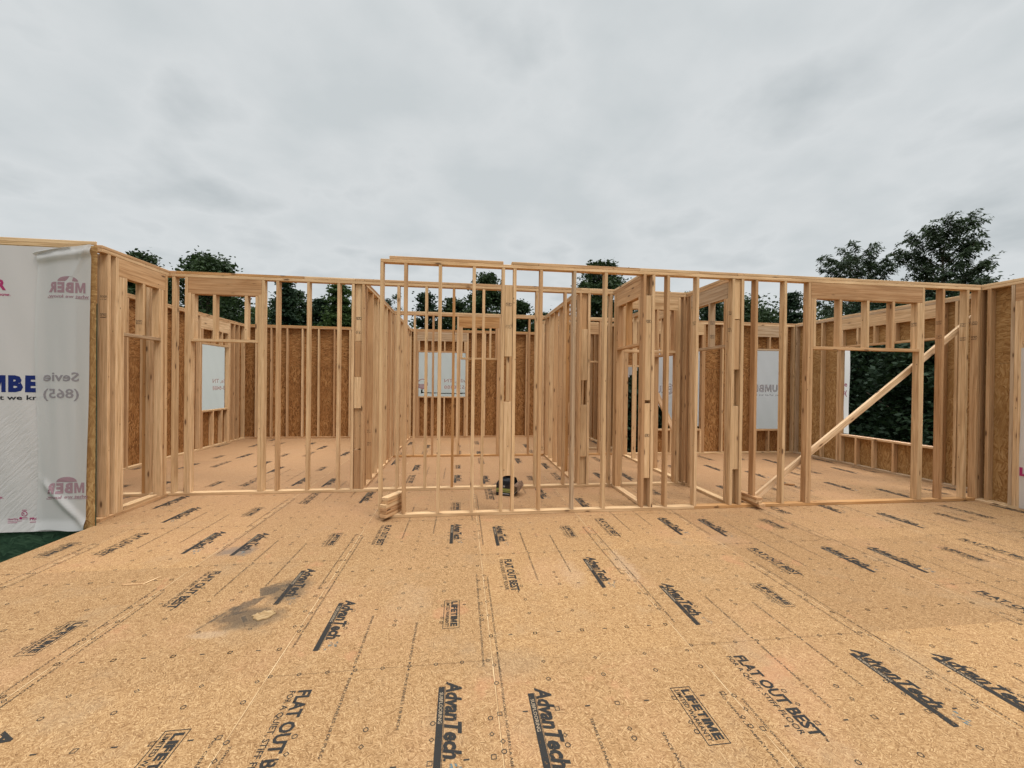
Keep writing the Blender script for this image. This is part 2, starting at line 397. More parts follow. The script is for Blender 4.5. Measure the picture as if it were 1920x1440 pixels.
# one slab outline: the open deck plus the house behind it
P = [(-4.13, -7), (7.22, -7), (7.22, 2.62), (7.76, 2.62), (7.76, 6.41), (3.56, 6.41), (3.56, 9.36), (-6.06, 9.36), (-6.06, 2.56), (-4.13, 2.56)]
n = len(P); V = [(x, y, -.019) for x, y in P] + [(x, y, 0) for x, y in P]
Fc = [list(range(n))[::-1], [n+i for i in range(n)]] + [[i, (i+1) % n, n+(i+1) % n, n+i] for i in range(n)]
deck = tag(link('floor_deck', polys('floor_deck', V, Fc, fm.m)), None, None, kind='structure')
deck.data.materials.append(em.m)
for p in deck.data.polygons:
    if abs(p.normal.z) < .5: p.material_index = 1
bmz = bmesh.new(); bmz.from_mesh(deck.data); bmesh.ops.triangulate(bmz, faces=[f for f in bmz.faces if len(f.verts) > 4]); bmz.to_mesh(deck.data); bmz.free()
# rim and crawl-space wall under the deck, sheathed in dark green board
V = [(x, y, G-.1) for x, y in P] + [(x, y, -.021) for x, y in P]
zin = .012
cx, cy = 1, 2
V = [(x+(zin if x < 0 else -zin), y+(zin if y < 0 else -zin), z) for x, y, z in V]
link('rim_board', polys('rim_board', V, [[i, (i+1) % n, n+(i+1) % n, n+i] for i in range(n)], em.m), deck)

# ---- printed matter on the floor sheets
def J(k):           # the y of a butt joint in column k
    return {-4: 1.42, -3: 0, -2: 1.43, -1: 0, 0: 1.42, 1: 0, 2: 1.43, 3: .49, 4: 1.44, 5: .1}.get(k, (k % 2)*1.2+.1)
black = ink('black_floor_ink', (.022, .02, .018), .39, .55, 45)
faint = ink('faded_floor_ink', (.035, .028, .022), .35, .6, 55, 1.0)
blue = ink('blue_floor_ink', (.10, .17, .19), .5, .6, 35, .8)
logo, lett, dots, pale, bluei, seams, ridge = Ink(), Ink(), Ink(), Ink(), Ink(), Ink(), Ink()
HZ = .0012
def frame_fn(x, y, z=HZ):
    # text runs towards -y, its top towards +x
    return lambda a, b: (x+b, y-a, z)
def cutout(ink_, fn, t, x, y, w, h, x0, y0, x1, y1): pass
def stamp_logo(x, y, keep=1.0):
    f = frame_fn(x, y)
    logo.text('AdvanTech', f, -.035, .043, .45, .078, .042, .25)
    logo.rect(f, 0.0, .0, .52, .032); logo.rect(f, .0, .0345, .515, .037)
    lett.text('.', f, .41, .043, None, .05, .03)
    for i in range(9):
        a = .43+random.random()*.08; b = .06+random.random()*.06; s = .006+.008*random.random()
        bluei.add([(a, b), (a+s*1.6, b+s*.4), (a+s*2, b+s*1.5), (a+s*.3, b+s*1.2)], [[0, 1, 2, 3]], f)
    palef = frame_fn(x, y, HZ+.0006)
    pale.text('SUBFLOORING', palef, .04, .008, .19, .018, .004)
def stamp_life(x, y):
    f = frame_fn(x, y)
    lett.frame(f, 0, 0, .34, .11, .004)
    logo.block('LIFETIME', f, .018, .050, .304, .046)
    lett.text('LIMITED WARRANTY', f, .018, .016, .304, .025, .014)
def stamp_flat(x, y):
    f = frame_fn(x, y)
    logo.text('FLAT OUT BEST', f, 0, -.066, .55, .066, .038)
    lett.text('\u2122', f, .555, -.03, None, .02, .002)
    lett.text('FOR A QUIET, STIFF FLOOR', f, 0, -.112, .53, .032, .010)
TN1 = 'TONGUE AND GROOVE EDGES ARE SELF-SPACING. DO NOT CLOSE GAP. MACHIHEMBRADO AUTOESPACIADO, NO CIERRE LA ABERTURA.'
TN2 = 'NO CIERRE LA ABERTURA. LENGUETA Y RANURA AUTOESPACIADORAS'
XR = (-5, 7)
def inside(x, y, m=.02):
    if y > 9.2 or y < -2.2 or x > 7.6 or x < -5.9: return False
    if y < 2.6 and (x < -4.1 or x > 7.1): return False
    if y > 6.3 and x > 3.4: return False
    return True
for k in range(*XR):
    X0 = k*T4; j0 = J(k)
    for r in range(-1, 5):
        Jy = j0 + r*T8
        if inside(X0+.9, Jy-.17) and inside(X0+.9, Jy-.7): stamp_logo(X0+.92, Jy-.175)
        if inside(X0+.9, Jy-1.74) and inside(X0+.9, Jy-2.1): stamp_life(X0+.915, Jy-1.735)
        if inside(X0+.2, Jy-.12) and inside(X0+.2, Jy-.7): stamp_flat(X0+.27, Jy-.12)
        if inside(X0+.15, Jy-1.69) and inside(X0+.15, Jy-2.2): stamp_logo(X0+.16, Jy-1.69)
        # butt joint
        for a in np.arange(X0, X0+T4-.01, T4/6):
            if inside(a+.02, Jy) and inside(a+.18, Jy): seams.rect(lambda u, v: (u, v, HZ*.6), a, Jy-.0012, a+T4/6, Jy+.0012)
        if Jy < 5:
            for i, xx in enumerate(np.linspace(.0, T4-.04, 9)):
                if inside(X0+xx, Jy): dots.ring(lambda u, v: (u, v, HZ), X0+xx+.01, Jy, .0120, .0040, 10)
            for i in range(1, 6):
                for xx in (.005, .29, .60, .905, T4-.042):
                    if inside(X0+xx, Jy-.4*i): dots.ring(lambda u, v: (u, v, HZ), X0+xx, Jy-.4*i, .0130, .0042, 12)
            for i in range(1, 4):
                y = Jy-.6*i
                for xx in (.005, .29, .60, .905, T4-.042):
                    if inside(X0+xx, y): dots.ring(lambda u, v: (u, v, HZ), X0+xx, y, .0170, .0048, 4, rot=math.pi/4)
                for xx in (.13, .445, .755, 1.06):
                    if inside(X0+xx, y): dots.rect(lambda u, v: (u, v, HZ), X0+xx-.013, y-.0038, X0+xx+.013, y+.0038)
            for i in range(1, 5):
                y = Jy-.4875*i
                for xx in (.005, .29, .60, .905, T4-.042):
                    if inside(X0+xx, y): dots.ring(lambda u, v: (u, v, HZ), X0+xx, y, .0130, .0046, 4)
            # small instructions along the spacing lines and the tongue-and-groove edges
            for xx, t in ((.44, 'SEPARE LOS PANELES 1/8 DE PULG'), (.745, 'SPACE PANELS 1/8 INCH')):
                L_ = .47 if 'SEP' in t else .36
                if inside(X0+xx, Jy-.05-L_): dots.text(t, frame_fn(X0+xx, Jy), .055, -.008, L_, .015, .004)
                if inside(X0+xx, Jy+.05+L_): dots.text(t, frame_fn(X0+xx, Jy+.055+L_), 0, -.008, L_, .015, .004)
                for sg in (1, -1):
                    if inside(X0+xx, Jy+sg*.05):
                        dots.add([(X0+xx, Jy+sg*.015), (X0+xx-.008, Jy+sg*.032), (X0+xx+.008, Jy+sg*.032)], [[0, 1, 2]], lambda u, v: (u, v, HZ))
            if Jy < 4.2:
                y = Jy-.42
                if inside(X0+.04, y-1.6) and inside(X0+.04, y): dots.text(TN1, frame_fn(X0+.026, y), 0, 0, 1.75, .013, .003)
                if inside(X0-.05, y-1.2) and inside(X0-.06, y): dots.text(TN2, frame_fn(X0-.062, y+.05), 0, 0, 1.1, .013, .003)
    # tongue-and-groove joint lines
    for a in np.arange(-7 if k > -4 else 2.7, 9.2, .6):
        if inside(X0, max(a, -2.1)) and inside(X0, min(a+.6, 9.1)): 
            seams.rect(lambda u, v: (u, v, HZ*.6), X0-.0012, a, X0+.0008, a+.6)
            ridge.rect(lambda u, v: (u, v, HZ*.6), X0-.0055, a, X0-.0012, a+.6)
sm = Mat('joint_shadow', .9); sm.col((.14, .075, .035))
rm = Mat('tongue_edge_wood', .8); rm.col(rm.ramp(rm.noise(rm.map(None, (30, 4, 1)), 1, 3), [(.35, (.40, .24, .11)), (.62, (.62, .43, .24))]))
seams.build('panel_joint', sm.m, deck); ridge.build('tongue_edge', rm.m, deck)
logo.build('printed_lettering', black, deck); lett.build('printed_small_lettering', black, deck); dots.build('printed_nail_marks', faint, deck)
palem = Mat('bare_board_lettering', .8); palem.col((.34, .25, .16)); pale.build('reversed_lettering', palem.m, deck)
bluei.build('blue_ink_splashes', blue, deck)

# ------------------------------------------------------------------ framed walls
H = 3.069; ST = .038; SD = .089; TOP = H-2*ST     # wall height, board thickness, board depth, stud tops
class Wall:
    """runs along world x (axis 0) or y (axis 1). face = coordinate of the side nearest the viewer's room;
       the wall's depth goes from face in direction sgn."""
    def __init__(s, axis, face, sgn, start, label, name='stud_wall', cat='framed wall', group=None, mats=OSB):
        s.axis, s.face, s.sgn, s.start, s.mats = axis, face, sgn, start, mats
        loc = (start, face, 0) if axis == 0 else (face, start, 0)
        s.e = tag(empty(name, loc), label, cat, group or 'framed walls of the house'); s.loc = Vector(loc)
    def put(s, name, u0, u1, z0, z1, d0=0., d1=SD, grain=None, jit=0., mat=None, bev=.0022, lean=0.):
        a = s.face + s.sgn*d0; b = s.face + s.sgn*d1; lo, hi = min(a, b), max(a, b)
        if s.axis == 0: c = ((u0+u1)/2, (lo+hi)/2); sx, sy = u1-u0, hi-lo
        else: c = ((lo+hi)/2, (u0+u1)/2); sx, sy = hi-lo, u1-u0
        if grain is None: grain = 2
        elif grain == 'u': grain = s.axis
        me = box_mesh(sx, sy, z1-z0, mat or WOOD[grain], bev, name)
        jx = random.uniform(-jit, jit) if jit else 0
        p = Vector((c[0], c[1], z0)) - s.loc
        if jit:
            p[s.axis] += jx; p[1-s.axis] += random.uniform(0, .0012)
        rot = [0, 0, 0]
        if lean: rot[1 if s.axis == 0 else 0] = lean
        if jit: rot[2] = random.uniform(-.012, .012)
        return link(name, me, s.e, p, rot)
    def studs(s, us, z0=ST, z1=TOP, name='stud', jit=.002):
        for u in us: s.put(name, u, u+ST, z0+.0008, z1-.0008, .001, SD-.001, jit=jit)
    def plates(s, u0, u1, upper=None, bottom=None):
        for a, b in (bottom or [(u0, u1)]): s.put('bottom_plate', a, b, 0.0006, ST, 0, SD, 'u')
        s.put('top_plate', u0, u1, TOP, TOP+ST, 0, SD, 'u', bev=.003)
        for a, b in (upper or [(u0, u1)]): s.put('top_plate', a+.001, b-.001, TOP+ST+.0022, H, .001, SD-.001, 'u', bev=.003)
    def header(s, u0, u1, z0, z1=TOP):
        s.put('header', u0+.001, u1-.001, z0, z1-.001, .002, .040, 'u', bev=.002)
        s.put('header', u0+.001, u1-.001, z0, z1-.001, .050, .088, 'u', bev=.002)
    def flat(s, name, u0, u1, z, d0=.001): s.put(name, u0+.001, u1-.001, z, z+ST, d0, SD-.001, 'u')
    def blocks(s, u0, u1, pcs, d0=.012):
        for z0, z1 in pcs: s.put('blocking', u0+.002, u1-.002, z0, z1, d0, d0+ST)
    def sheath(s, u0, u1, holes=(), z0=-.02, z1=H-.04, split=1.96, off=SD+.001, th=.011):
        nm = 'xz' if s.axis == 0 else 'yz'
        a = s.face + s.sgn*off
        for (za, zb, al) in ((z0, split-.0015, 1), (split+.0015, z1, 0)):
            hs = [(h[0], h[1], max(h[2], za-1), min(h[3], zb+1)) for h in holes if h[3] > za and h[2] < zb]
            # full sheets are 4 ft wide when upright, 8 ft when laid flat
            w_ = 1.219 if al == 1 else 2.438
            xs = [u0]
            while xs[-1]+w_ < u1-.1: xs.append(xs[-1]+w_)
            xs.append(u1)
            for p, q in zip(xs[:-1], xs[1:]):
                hh = [(max(h[0], p), min(h[1], q), max(h[2], za), min(h[3], zb)) for h in hs if h[1] > p and h[0] < q]
                if any(h[0] <= p and h[1] >= q and h[2] <= za and h[3] >= zb for h in hh): continue
                me = solid_with_holes('sheathing', p+.001, q-.001, za, zb, hh, s.sgn*th, s.axis, s.mats[nm, al])
                o = link('sheathing_panel', me, s.e)
                o.location = (Vector((0, a, 0)) if s.axis == 0 else Vector((a, 0, 0))) - s.loc
    def local_fn(s, d, mirror=False, u0=0.):
        """(a,b) -> point on the wall's side at depth d; a along the wall from u0, b = height"""
        k = s.face+s.sgn*d
        def f(a, b):
            u = u0 - a if mirror else u0 + a
            p = Vector((u, k, b)) if s.axis == 0 else Vector((k, u, b))
            return tuple(p - s.loc)
        return f

# --- front partition (the long wall nearest the viewer)
W = F1 = Wall(0, 2.52, 1, -1.15, 'long open stud wall nearest the viewer, with the wide doorway and diagonal brace at right')
W.plates(-1.15, 7.112, [(-1.05, .29), (.39, .72), (.72, 2.02), (2.02, 2.83), (2.83, 3.36), (3.36, 3.45), (3.45, 7.112)], [(-1.10, 2.80), (2.80, 7.112)])
W.studs([-1.15, -.88, -.48, -.08, .272, .412, .742, 1.162, 1.562, 2.07, 2.192, 2.39, 2.79, 3.29, 3.42, 3.62, 4.04, 4.392, 6.155, 6.482, 6.882, 7.073])
for u in (4.432, 6.116): W.put('jack_stud', u, u+ST, ST+.001, 2.779, .001, SD-.001)
W.header(4.432, 6.154, 2.78)
W.flat('door_head_plate', 4.47, 6.115, 2.10)
W.studs([4.472, 4.862, 5.282, 5.682, 6.076], 2.138, 2.78, 'cripple_stud')
W.blocks(.311, .411, [(.47, 1.37), (1.92, 2.78)]); W.blocks(.338, .380, [(1.375, 1.915)], .03)
W.blocks(2.109, 2.191, [(.41, 1.36), (1.40, 2.73)]); W.blocks(3.33, 3.419, [(.5, 1.33), (1.81, 2.46), (2.47, 2.99)], .02)

# --- second partition behind it
W = W2 = Wall(0, 3.69, 1, -5.94, 'second stud wall across the house, behind the long front one, doorway at its left')
W.plates(-5.94, 3.345, [(-5.94, -4.07), (-4.07, -2.42), (-2.42, -1.73), (-1.73, -1.60), (-1.60, 1.61), (1.61, 1.74), (1.74, 3.345)])
W.studs([-4.478, -4.438, -3.96, -2.979, -2.79, -2.38, -1.97, -1.772, -1.63, -1.14, -.74, -.34, .10, .52, .91, 1.352, 1.592, 1.73, 2.082, 2.232, 3.211, 3.30])
for u in (-3.921, -3.02, 2.273, 3.171): W.put('jack_stud', u, u+ST, ST+.001, 2.779, .001, SD-.001)
W.header(-3.921, -2.982, 2.765); W.header(2.273, 3.209, 2.78)
W.flat('door_head_plate', -3.882, -3.021, 2.115); W.flat('door_head_plate', 2.312, 3.170, 2.10)
W.studs([-3.881, -3.61, -3.20, -3.06], 2.153, 2.765, 'cripple_stud'); W.studs([2.314, 2.60, 2.85, 3.131], 2.138, 2.78, 'cripple_stud')
W.studs([-4.12], name='stud')
W.blocks(-1.733, -1.631, [(.62, 1.20), (1.66, 2.17), (2.175, 2.99), (.04, .60)], .03); W.blocks(-1.733, -1.631, [(1.205, 1.655)], .006)
W.blocks(1.631, 1.729, [(.47, 1.27), (1.65, 2.44)], .005); W.blocks(1.631, 1.729, [(.04, .465), (2.445, 2.99)], .035)

# --- third partition and back walls
W = W3 = Wall(0, 6.32, 1, -1.597, 'third stud wall back, its narrow doorway overlapping the middle wrapped window')
W.plates(-1.597, 3.345)
W.studs([-1.595, -1.21, -.82, -.303, .60, .85, 1.24, 1.70, 2.05, 2.45, 2.85, 3.30])
for u in (-.264, .561): W.put('jack_stud', u, u+ST, ST+.001, 2.76, .001, SD-.001)
W.header(-.264, .599, 2.76)
W.flat('door_head_plate', -.225, .56, 2.08); W.studs([-.223, .08, .39, .521], 2.118, 2.76, 'cripple_stud')
W = W6 = Wall(0, 7.02, 1, 1.70, 'short stud wall deep in the house seen through the narrow gap behind the middle doorway')
W.plates(1.70, 3.345)
W.studs([1.702, 2.1, 2.38, 3.30]); W.header(2.42, 3.25, 2.78); W.studs([2.42, 3.212], ST, 2.779, 'jack_stud'); W.studs([2.55, 2.83, 3.1], 2.138, 2.78, 'cripple_stud'); W.flat('door_head_plate', 2.459, 3.211, 2.10)

ws = 'exterior wall'
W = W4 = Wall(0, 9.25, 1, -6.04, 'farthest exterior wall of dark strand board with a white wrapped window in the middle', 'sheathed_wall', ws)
W.plates(-6.04, 3.545)
W.studs([-6.038, -5.71, -5.33, -4.92, -4.53, -4.11, -3.70, -3.29, -2.9, -2.5, -2.1, -1.75, -1.49, -.05, .12, .45, .83, 1.25, 1.66, 2.05, 2.45, 2.8, 3.15, 3.505])
W.studs([-1.45, -.088], ST, 2.74, 'jack_stud'); W.header(-1.45, -.051, 2.74)
W.flat('head_plate', -1.411, -.089, 2.42); W.studs([-1.41, -1.05, -.7, -.35, -.128], 2.458, 2.74, 'cripple_stud')
W.flat('sill_plate', -1.411, -.089, 1.13); W.studs([-1.41, -1.05, -.7, -.35, -.128], ST, 1.13, 'cripple_stud')
W.sheath(-6.05, 3.55, [(-1.41, -.09, 1.168, 2.42)])
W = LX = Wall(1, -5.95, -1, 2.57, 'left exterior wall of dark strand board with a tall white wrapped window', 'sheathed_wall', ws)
W.plates(2.57, 9.247)
W.studs([2.59, 3.0, 3.4, 3.78, 4.2, 4.6, 5.0, 5.42, 5.82, 6.22, 6.62, 7.02, 7.37, 8.53, 8.72, 8.93, 9.2])
W.studs([7.41, 8.49], ST, 2.72, 'jack_stud'); W.header(7.41, 8.528, 2.72); W.flat('head_plate', 7.449, 8.489, 2.38); W.studs([7.45, 7.9, 8.2, 8.45], 2.418, 2.72, 'cripple_stud')
W.flat('sill_plate', 7.449, 8.489, .84); W.studs([7.45, 7.85, 8.2, 8.45], ST, .84, 'cripple_stud')
W.sheath(2.57, 9.34, [(7.449, 8.489, .878, 2.38)])
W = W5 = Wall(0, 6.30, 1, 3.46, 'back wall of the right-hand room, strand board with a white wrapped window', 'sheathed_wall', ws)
W.plates(3.46, 7.645, None, [(3.46, 7.645)])
W.studs([3.462, 4.06, 5.33, 5.79, 6.20, 6.57, 7.42, 7.604])
W.studs([6.61, 7.38], ST, 2.74, 'jack_stud'); W.header(6.61, 7.42, 2.74); W.flat('head_plate', 6.649, 7.379, 2.42); W.studs([6.65, 6.98, 7.34], 2.458, 2.74, 'cripple_stud')
W.flat('sill_plate', 6.649, 7.379, .53); W.studs([6.65, 6.98, 7.34], ST, .53, 'cripple_stud')
W.studs([4.10, 5.29], ST, 2.74, 'jack_stud'); W.header(4.10, 5.33, 2.74); W.flat('head_plate', 4.139, 5.289, 2.39); W.studs([4.14, 4.40, 4.75, 5.1], 2.428, 2.74, 'cripple_stud')
W.flat('sill_plate', 4.139, 5.289, .54); W.studs([4.14, 4.53, 4.9, 5.25], ST, .54, 'cripple_stud')
W.flat('head_plate', 3.501, 4.059, 1.98)
W.sheath(3.46, 7.65, [(6.649, 7.379, .568, 2.42), (4.139, 5.289, .578, 2.39), (3.501, 4.059, .04, 1.98)])
W = RX = Wall(1, 7.65, 1, 2.72, 'right exterior wall of the right-hand room with the wide unglazed window opening onto dark trees', 'sheathed_wall', ws, mats=OSBL)
W.plates(2.72, 6.40)
W.studs([2.75, 2.95, 3.16, 3.35, 5.19, 5.58, 5.98, 6.26])
W.studs([3.39, 5.15], ST, 2.77, 'jack_stud'); W.header(3.39, 5.189, 2.77); W.flat('head_plate', 3.429, 5.149, 2.40)
W.studs([3.43, 3.75, 4.08, 4.45, 4.78, 5.11], 2.438, 2.77, 'cripple_stud'); W.flat('sill_plate', 3.429, 5.149, .57)
W.studs([3.43, 3.75, 4.08, 4.45, 4.78, 5.11], ST, .57, 'cripple_stud')
W.sheath(2.72, 6.41, [(3.429, 5.149, .608, 2.40)], split=1.9)
W = R1 = Wall(1, 7.12, 1, -1.6, 'right wall beside the open deck, honey strand board panel at the right edge', 'sheathed_wall', ws, mats=OSBL)
W.plates(-1.6, 2.61)
W.studs([2.42, 2.172, 1.60-1.0, .2, -.2, -.6, -1.0, -1.4]); W.studs([2.132, 2.093, .64, .68], ST, 2.77, 'jack_stud'); W.put('stud', 2.52, 2.558, ST+.001, TOP-.001, .001, SD-.001)
W.header(.64, 2.170, 2.77); W.flat('head_plate', .72, 2.092, 2.2); W.studs([.722, 1.1, 1.4, 1.75, 2.054], 2.238, 2.77, 'cripple_stud')
W.sheath(-1.6, 2.61, [(.72, 2.092, .04, 2.2)], split=1.95)
W.put('floor_block', 2.2, 2.52, .0006, .03, -.05, -.005, 'u')
# extra seam of the second course
W = EW = Wall(0, 2.56, 1, -5.94, 'wrapped exterior wall at the far left, white house wrap printed with lumber-yard lettering', 'sheathed_wall', ws, mats=OSBL)
W.plates(-5.94, -4.256)
W.studs([-5.94, -5.6, -5.2, -4.8, -4.45, -4.296])
W.sheath(-6.05, -4.114, z0=-.025, z1=H-.045, split=2.41, off=-.013)
W.put('top_plate', -6.02, -4.20, TOP+.0008, TOP+ST, -.0135-.001, -.001, 'u'); W.put('top_plate', -6.02, -4.12, TOP+ST+.0012, H+.002, -.0145, -.001, 'u')
W.put('panel_edge', -4.1135, -4.1115, -.02, 2.405, -.0125, -.002, mat=em.m, bev=0)
W = L1 = Wall(1, -4.15, -1, 2.66, 'short stud wall with a doorway at the left, beside the wrapped wall')
W.plates(2.66, 3.685)
W.studs([2.735, 2.842, 3.62]); W.studs([2.881, 2.92, 3.542, 3.581], ST, 2.779, 'jack_stud'); W.header(2.881, 3.619, 2.78)
W.flat('door_head_plate', 2.959, 3.541, 2.10); W.studs([2.96, 3.235, 3.503], 2.138, 2.78, 'cripple_stud')
W.put('stud', 2.735, 2.773, ST+.001, TOP-.001, .0895, .15)
W.put('loose_plate', 2.975, 3.50, ST+.001, 2*ST, .004, SD+.01, 'u')

# --- partitions that run away from the viewer
W = C1 = Wall(1, -1.6, -1, 3.781, 'long stud wall running back between the left bedroom and the middle room')
W.plates(3.781, 9.247, [(3.781, 6.3), (6.3, 9.247)])
W.studs([3.783, 3.885, 4.285, 4.69, 5.10, 5.50, 5.86, 6.02, 6.2, 6.32, 6.37, 6.78, 7.18, 7.6, 8.0, 8.4, 8.8, 9.2])
W.blocks(6.24, 6.32, [(.1, 1.5), (1.7, 2.6)])
W = C2 = Wall(1, 1.6, 1, 3.781, 'stud wall running back on the right side of the middle room')
W.plates(3.781, 6.317)
W.studs([3.80, 3.86, 4.22, 4.62, 5.02, 5.43, 5.83, 6.15, 6.27])
W = C3 = Wall(1, 2.14, 1, 2.611, 'short stud wall with a doorway on the left side of the small closet')
W.plates(2.611, 3.687)
W.studs([2.615, 2.70, 3.645, 3.60]); W.studs([2.742, 3.555], ST, 2.779, 'jack_stud'); W.header(2.742, 3.594, 2.77)
W.flat('door_head_plate', 2.782, 3.553, 2.115); W.studs([2.784, 3.20, 3.513], 2.153, 2.77, 'cripple_stud')
W = C4 = Wall(1, 3.35, 1, 2.611, 'stud wall right of the small closet, its doorway and header, running far back')
W.plates(2.611, 6.317, [(2.611, 3.9), (3.9, 6.317)])
W.studs([2.615, 2.66, 3.58, 3.65, 3.79, 4.79, 5.20, 5.69, 6.13, 6.27, 3.99]); W.studs([2.702, 3.538], ST, 2.779, 'jack_stud'); W.header(2.702, 3.577, 2.78)
W.flat('door_head_plate', 2.742, 3.536, 2.115); W.studs([2.744, 3.09, 3.497], 2.153, 2.78, 'cripple_stud')
W.studs([4.03, 4.75], ST, 2.779, 'jack_stud'); W.header(4.03, 4.787, 2.78); W.flat('door_head_plate', 4.07, 4.748, 2.1); W.studs([4.2, 4.5], 2.138, 2.78, 'cripple_stud')
W = EX = Wall(1, 3.455, 1, 6.42, 'exterior side wall at the far back right of the middle rooms', 'sheathed_wall', ws)
W.plates(6.42, 9.247); W.studs([6.45, 6.85, 7.25, 7.65, 8.05, 8.45, 8.85, 9.2]); W.sheath(6.42, 9.36)

# --- grade stamps: inky smudges near the tops of studs
stm = ink('grade_stamp_ink', (.05, .045, .045), .47, .7, 90, .8)
def grade(wall, u0, u1, z, d=-.0009, seed=0):
    rr = random.Random(seed); k = Ink(); f = wall.local_fn(d)
    w_ = u1-u0
    for t_ in range(4):
        a = u0+.1*w_+t_*.21*w_
        k.ring(f, a+.06*w_, z+.012*rr.random(), .22*w_ if t_ % 2 else .15*w_, .004, 8)
        k.rect(f, a, z+.016, a+.16*w_, z+.022); k.rect(f, a, z-.018, a+.17*w_, z-.010)
    k.build('grade_stamp', stm, wall.e)
def grade_side(wall, ustud, z, side=-1, seed=0):
    """stamp on the wide side of a stud, facing along the wall"""
    rr = random.Random(seed); k = Ink()
    uu = ustud + (-.0012 if side < 0 else ST+.0012)
    def f(a, b):
        p = Vector((uu, wall.face+wall.sgn*a, b)) if wall.axis == 0 else Vector((wall.face+wall.sgn*a, uu, b))
        return tuple(p-wall.loc)
    for t_ in range(4):
        a = .012+t_*.017
        k.ring(f, a+.005, z+.01*rr.random(), .009 if t_ % 2 else .012, .0035, 8)
        k.rect(f, a, z+.018, a+.013, z+.026); k.rect(f, a-.002, z-.022, a+.014, z-.013)
    k.build('grade_stamp', stm, wall.e)
for i, (w_, u, z) in enumerate([(F1, 6.482, 2.52), (F1, 6.482, 2.32), (F1, 6.882, 2.50), (F1, 6.882, 2.30), (F1, 7.073, 2.53), (F1, 7.073, 2.32), (F1, 6.076, 2.48), (F1, 3.29, 2.55), (F1, 3.29, 2.33), (F1, 2.79, 2.40)]):
    grade_side(w_, u, z, -1, i)
for i, (w_, u, z) in enumerate([(L1, 2.735, 2.5), (L1, 2.735, 2.3), (L1, 3.542, 2.5), (L1, 3.235, 2.3), (C1, 4.285, .8), (C1, 4.285, .6), (C4, 3.09, 2.5), (C4, 3.09, 2.3), (R1, 2.42, 2.4), (R1, 2.42, 2.2)]):
    grade_side(w_, u, z, -1, 20+i)
for i, (w_, u0, u1, z, d) in enumerate([(F1, .32, .40, 2.55, .0105), (F1, .32, .40, 2.28, .0105), (F1, 2.115, 2.185, 2.4, .0105), (F1, 2.115, 2.185, .95, .0105), (W2, -1.72, -1.64, 2.5, .0285), (W2, -1.72, -1.64, 2.3, .0285)]):
    grade(w_, u0, u1, z, d, 40+i)

# ------------------------------------------------------------------ house wrap
def wrapmat(name, base, trans, diag=True):
    m = Mat(name, .45, .35)
    o = m.tc.outputs['Object']
    big = m.noise(m.map(o, (1.2, 1.2, 1.2)), 1, 3, .5)
    crease = m.noise(m.map(m.map(o, (1, 1, 1), (0, R(-42), 0)), (34, 8, 5)), 1, 3, .55, .6)
    wr = m.noise(m.map(o, (7, 7, 3)), 1, 5, .65, 1.0)
    weave = m.noise(m.map(o, (320, 320, 320)), 1, 1)
    sz = m.n('ShaderNodeSeparateXYZ'); m.l(o, sz.inputs[0])
    low = m.math('SUBTRACT', 1.0, smooth01(m, sz.outputs[2], .9, 1.6))
    h = m.math('ADD', m.math('MULTIPLY', m.math('MULTIPLY', crease, low), 3.0 if diag else .0), m.math('MULTIPLY', wr, .35 if diag else .15))
    c = m.mix(m.math('MULTIPLY', big, .25), base, tuple(x*.86 for x in base))
    c = m.mix(m.math('MULTIPLY', weave, .12), c, tuple(x*.75 for x in base))
    m.col(c); m.bump(h, .32, .008)
    if trans:
        t = m.n('ShaderNodeBsdfTranslucent'); m.l(c, t.inputs[0]); mx = m.n('ShaderNodeMixShader'); mx.inputs[0].default_value = trans
        m.l(m.b.outputs[0], mx.inputs[1]); m.l(t.outputs[0], mx.inputs[2])
        m.l(mx.outputs[0], m.t.nodes['Material Output'].inputs[0])
    return m.m
wrap_wall = wrapmat('house_wrap_on_wall', (.54, .50, .485), 0)
wrap_flap = wrapmat('loose_house_wrap', (.62, .60, .585), .15, False)
wrap_flap.node_tree.nodes['Principled BSDF'].inputs['Alpha'].default_value = .80
wrap_flap.node_tree.nodes['Principled BSDF'].inputs['Roughness'].default_value = .3
wrap_win = wrapmat('backlit_house_wrap', (.96, .90, .875), .97, False)
pinkm = ink('pink_wrap_ink', (.36, .03, .12), .28, .6, 80); bluem = ink('navy_wrap_ink', (.008, .018, .12), .2, .6, 80); blackm = ink('black_wrap_ink', (.02, .02, .025), .25, .6, 80)
thrup = ink('pink_show_through', (.33, .19, .22), .3, .7, 60, .75); thrug = ink('grey_show_through', (.25, .22, .235), .3, .7, 60, .7); thrur = ink('faint_red_print', (.42, .22, .2), .3, .7, 60, .85)
def grid_sheet(name, u0, u1, z0, z1, nu, nz, dfn, wall, mat, th=.0015, hole=None):
    V = []; k = lambda u, z: dfn(u, z)
    for j in range(nz+1):
        for i in range(nu+1):
            u = u0+(u1-u0)*i/nu; z = z0+(z1-z0)*j/nz
            V.append((u, z))
    Fc = []
    for j in range(nz):
        for i in range(nu):
            if hole and hole(u0+(u1-u0)*(i+.5)/nu, z0+(z1-z0)*(j+.5)/nz): continue
            a = j*(nu+1)+i; Fc.append([a, a+1, a+nu+2, a+nu+1])
    P3 = [wall.local_fn(dfn(u, z))(u, z) for u, z in V]
    me = polys(name, P3, Fc, mat, True)
    return link(name, me, wall.e)
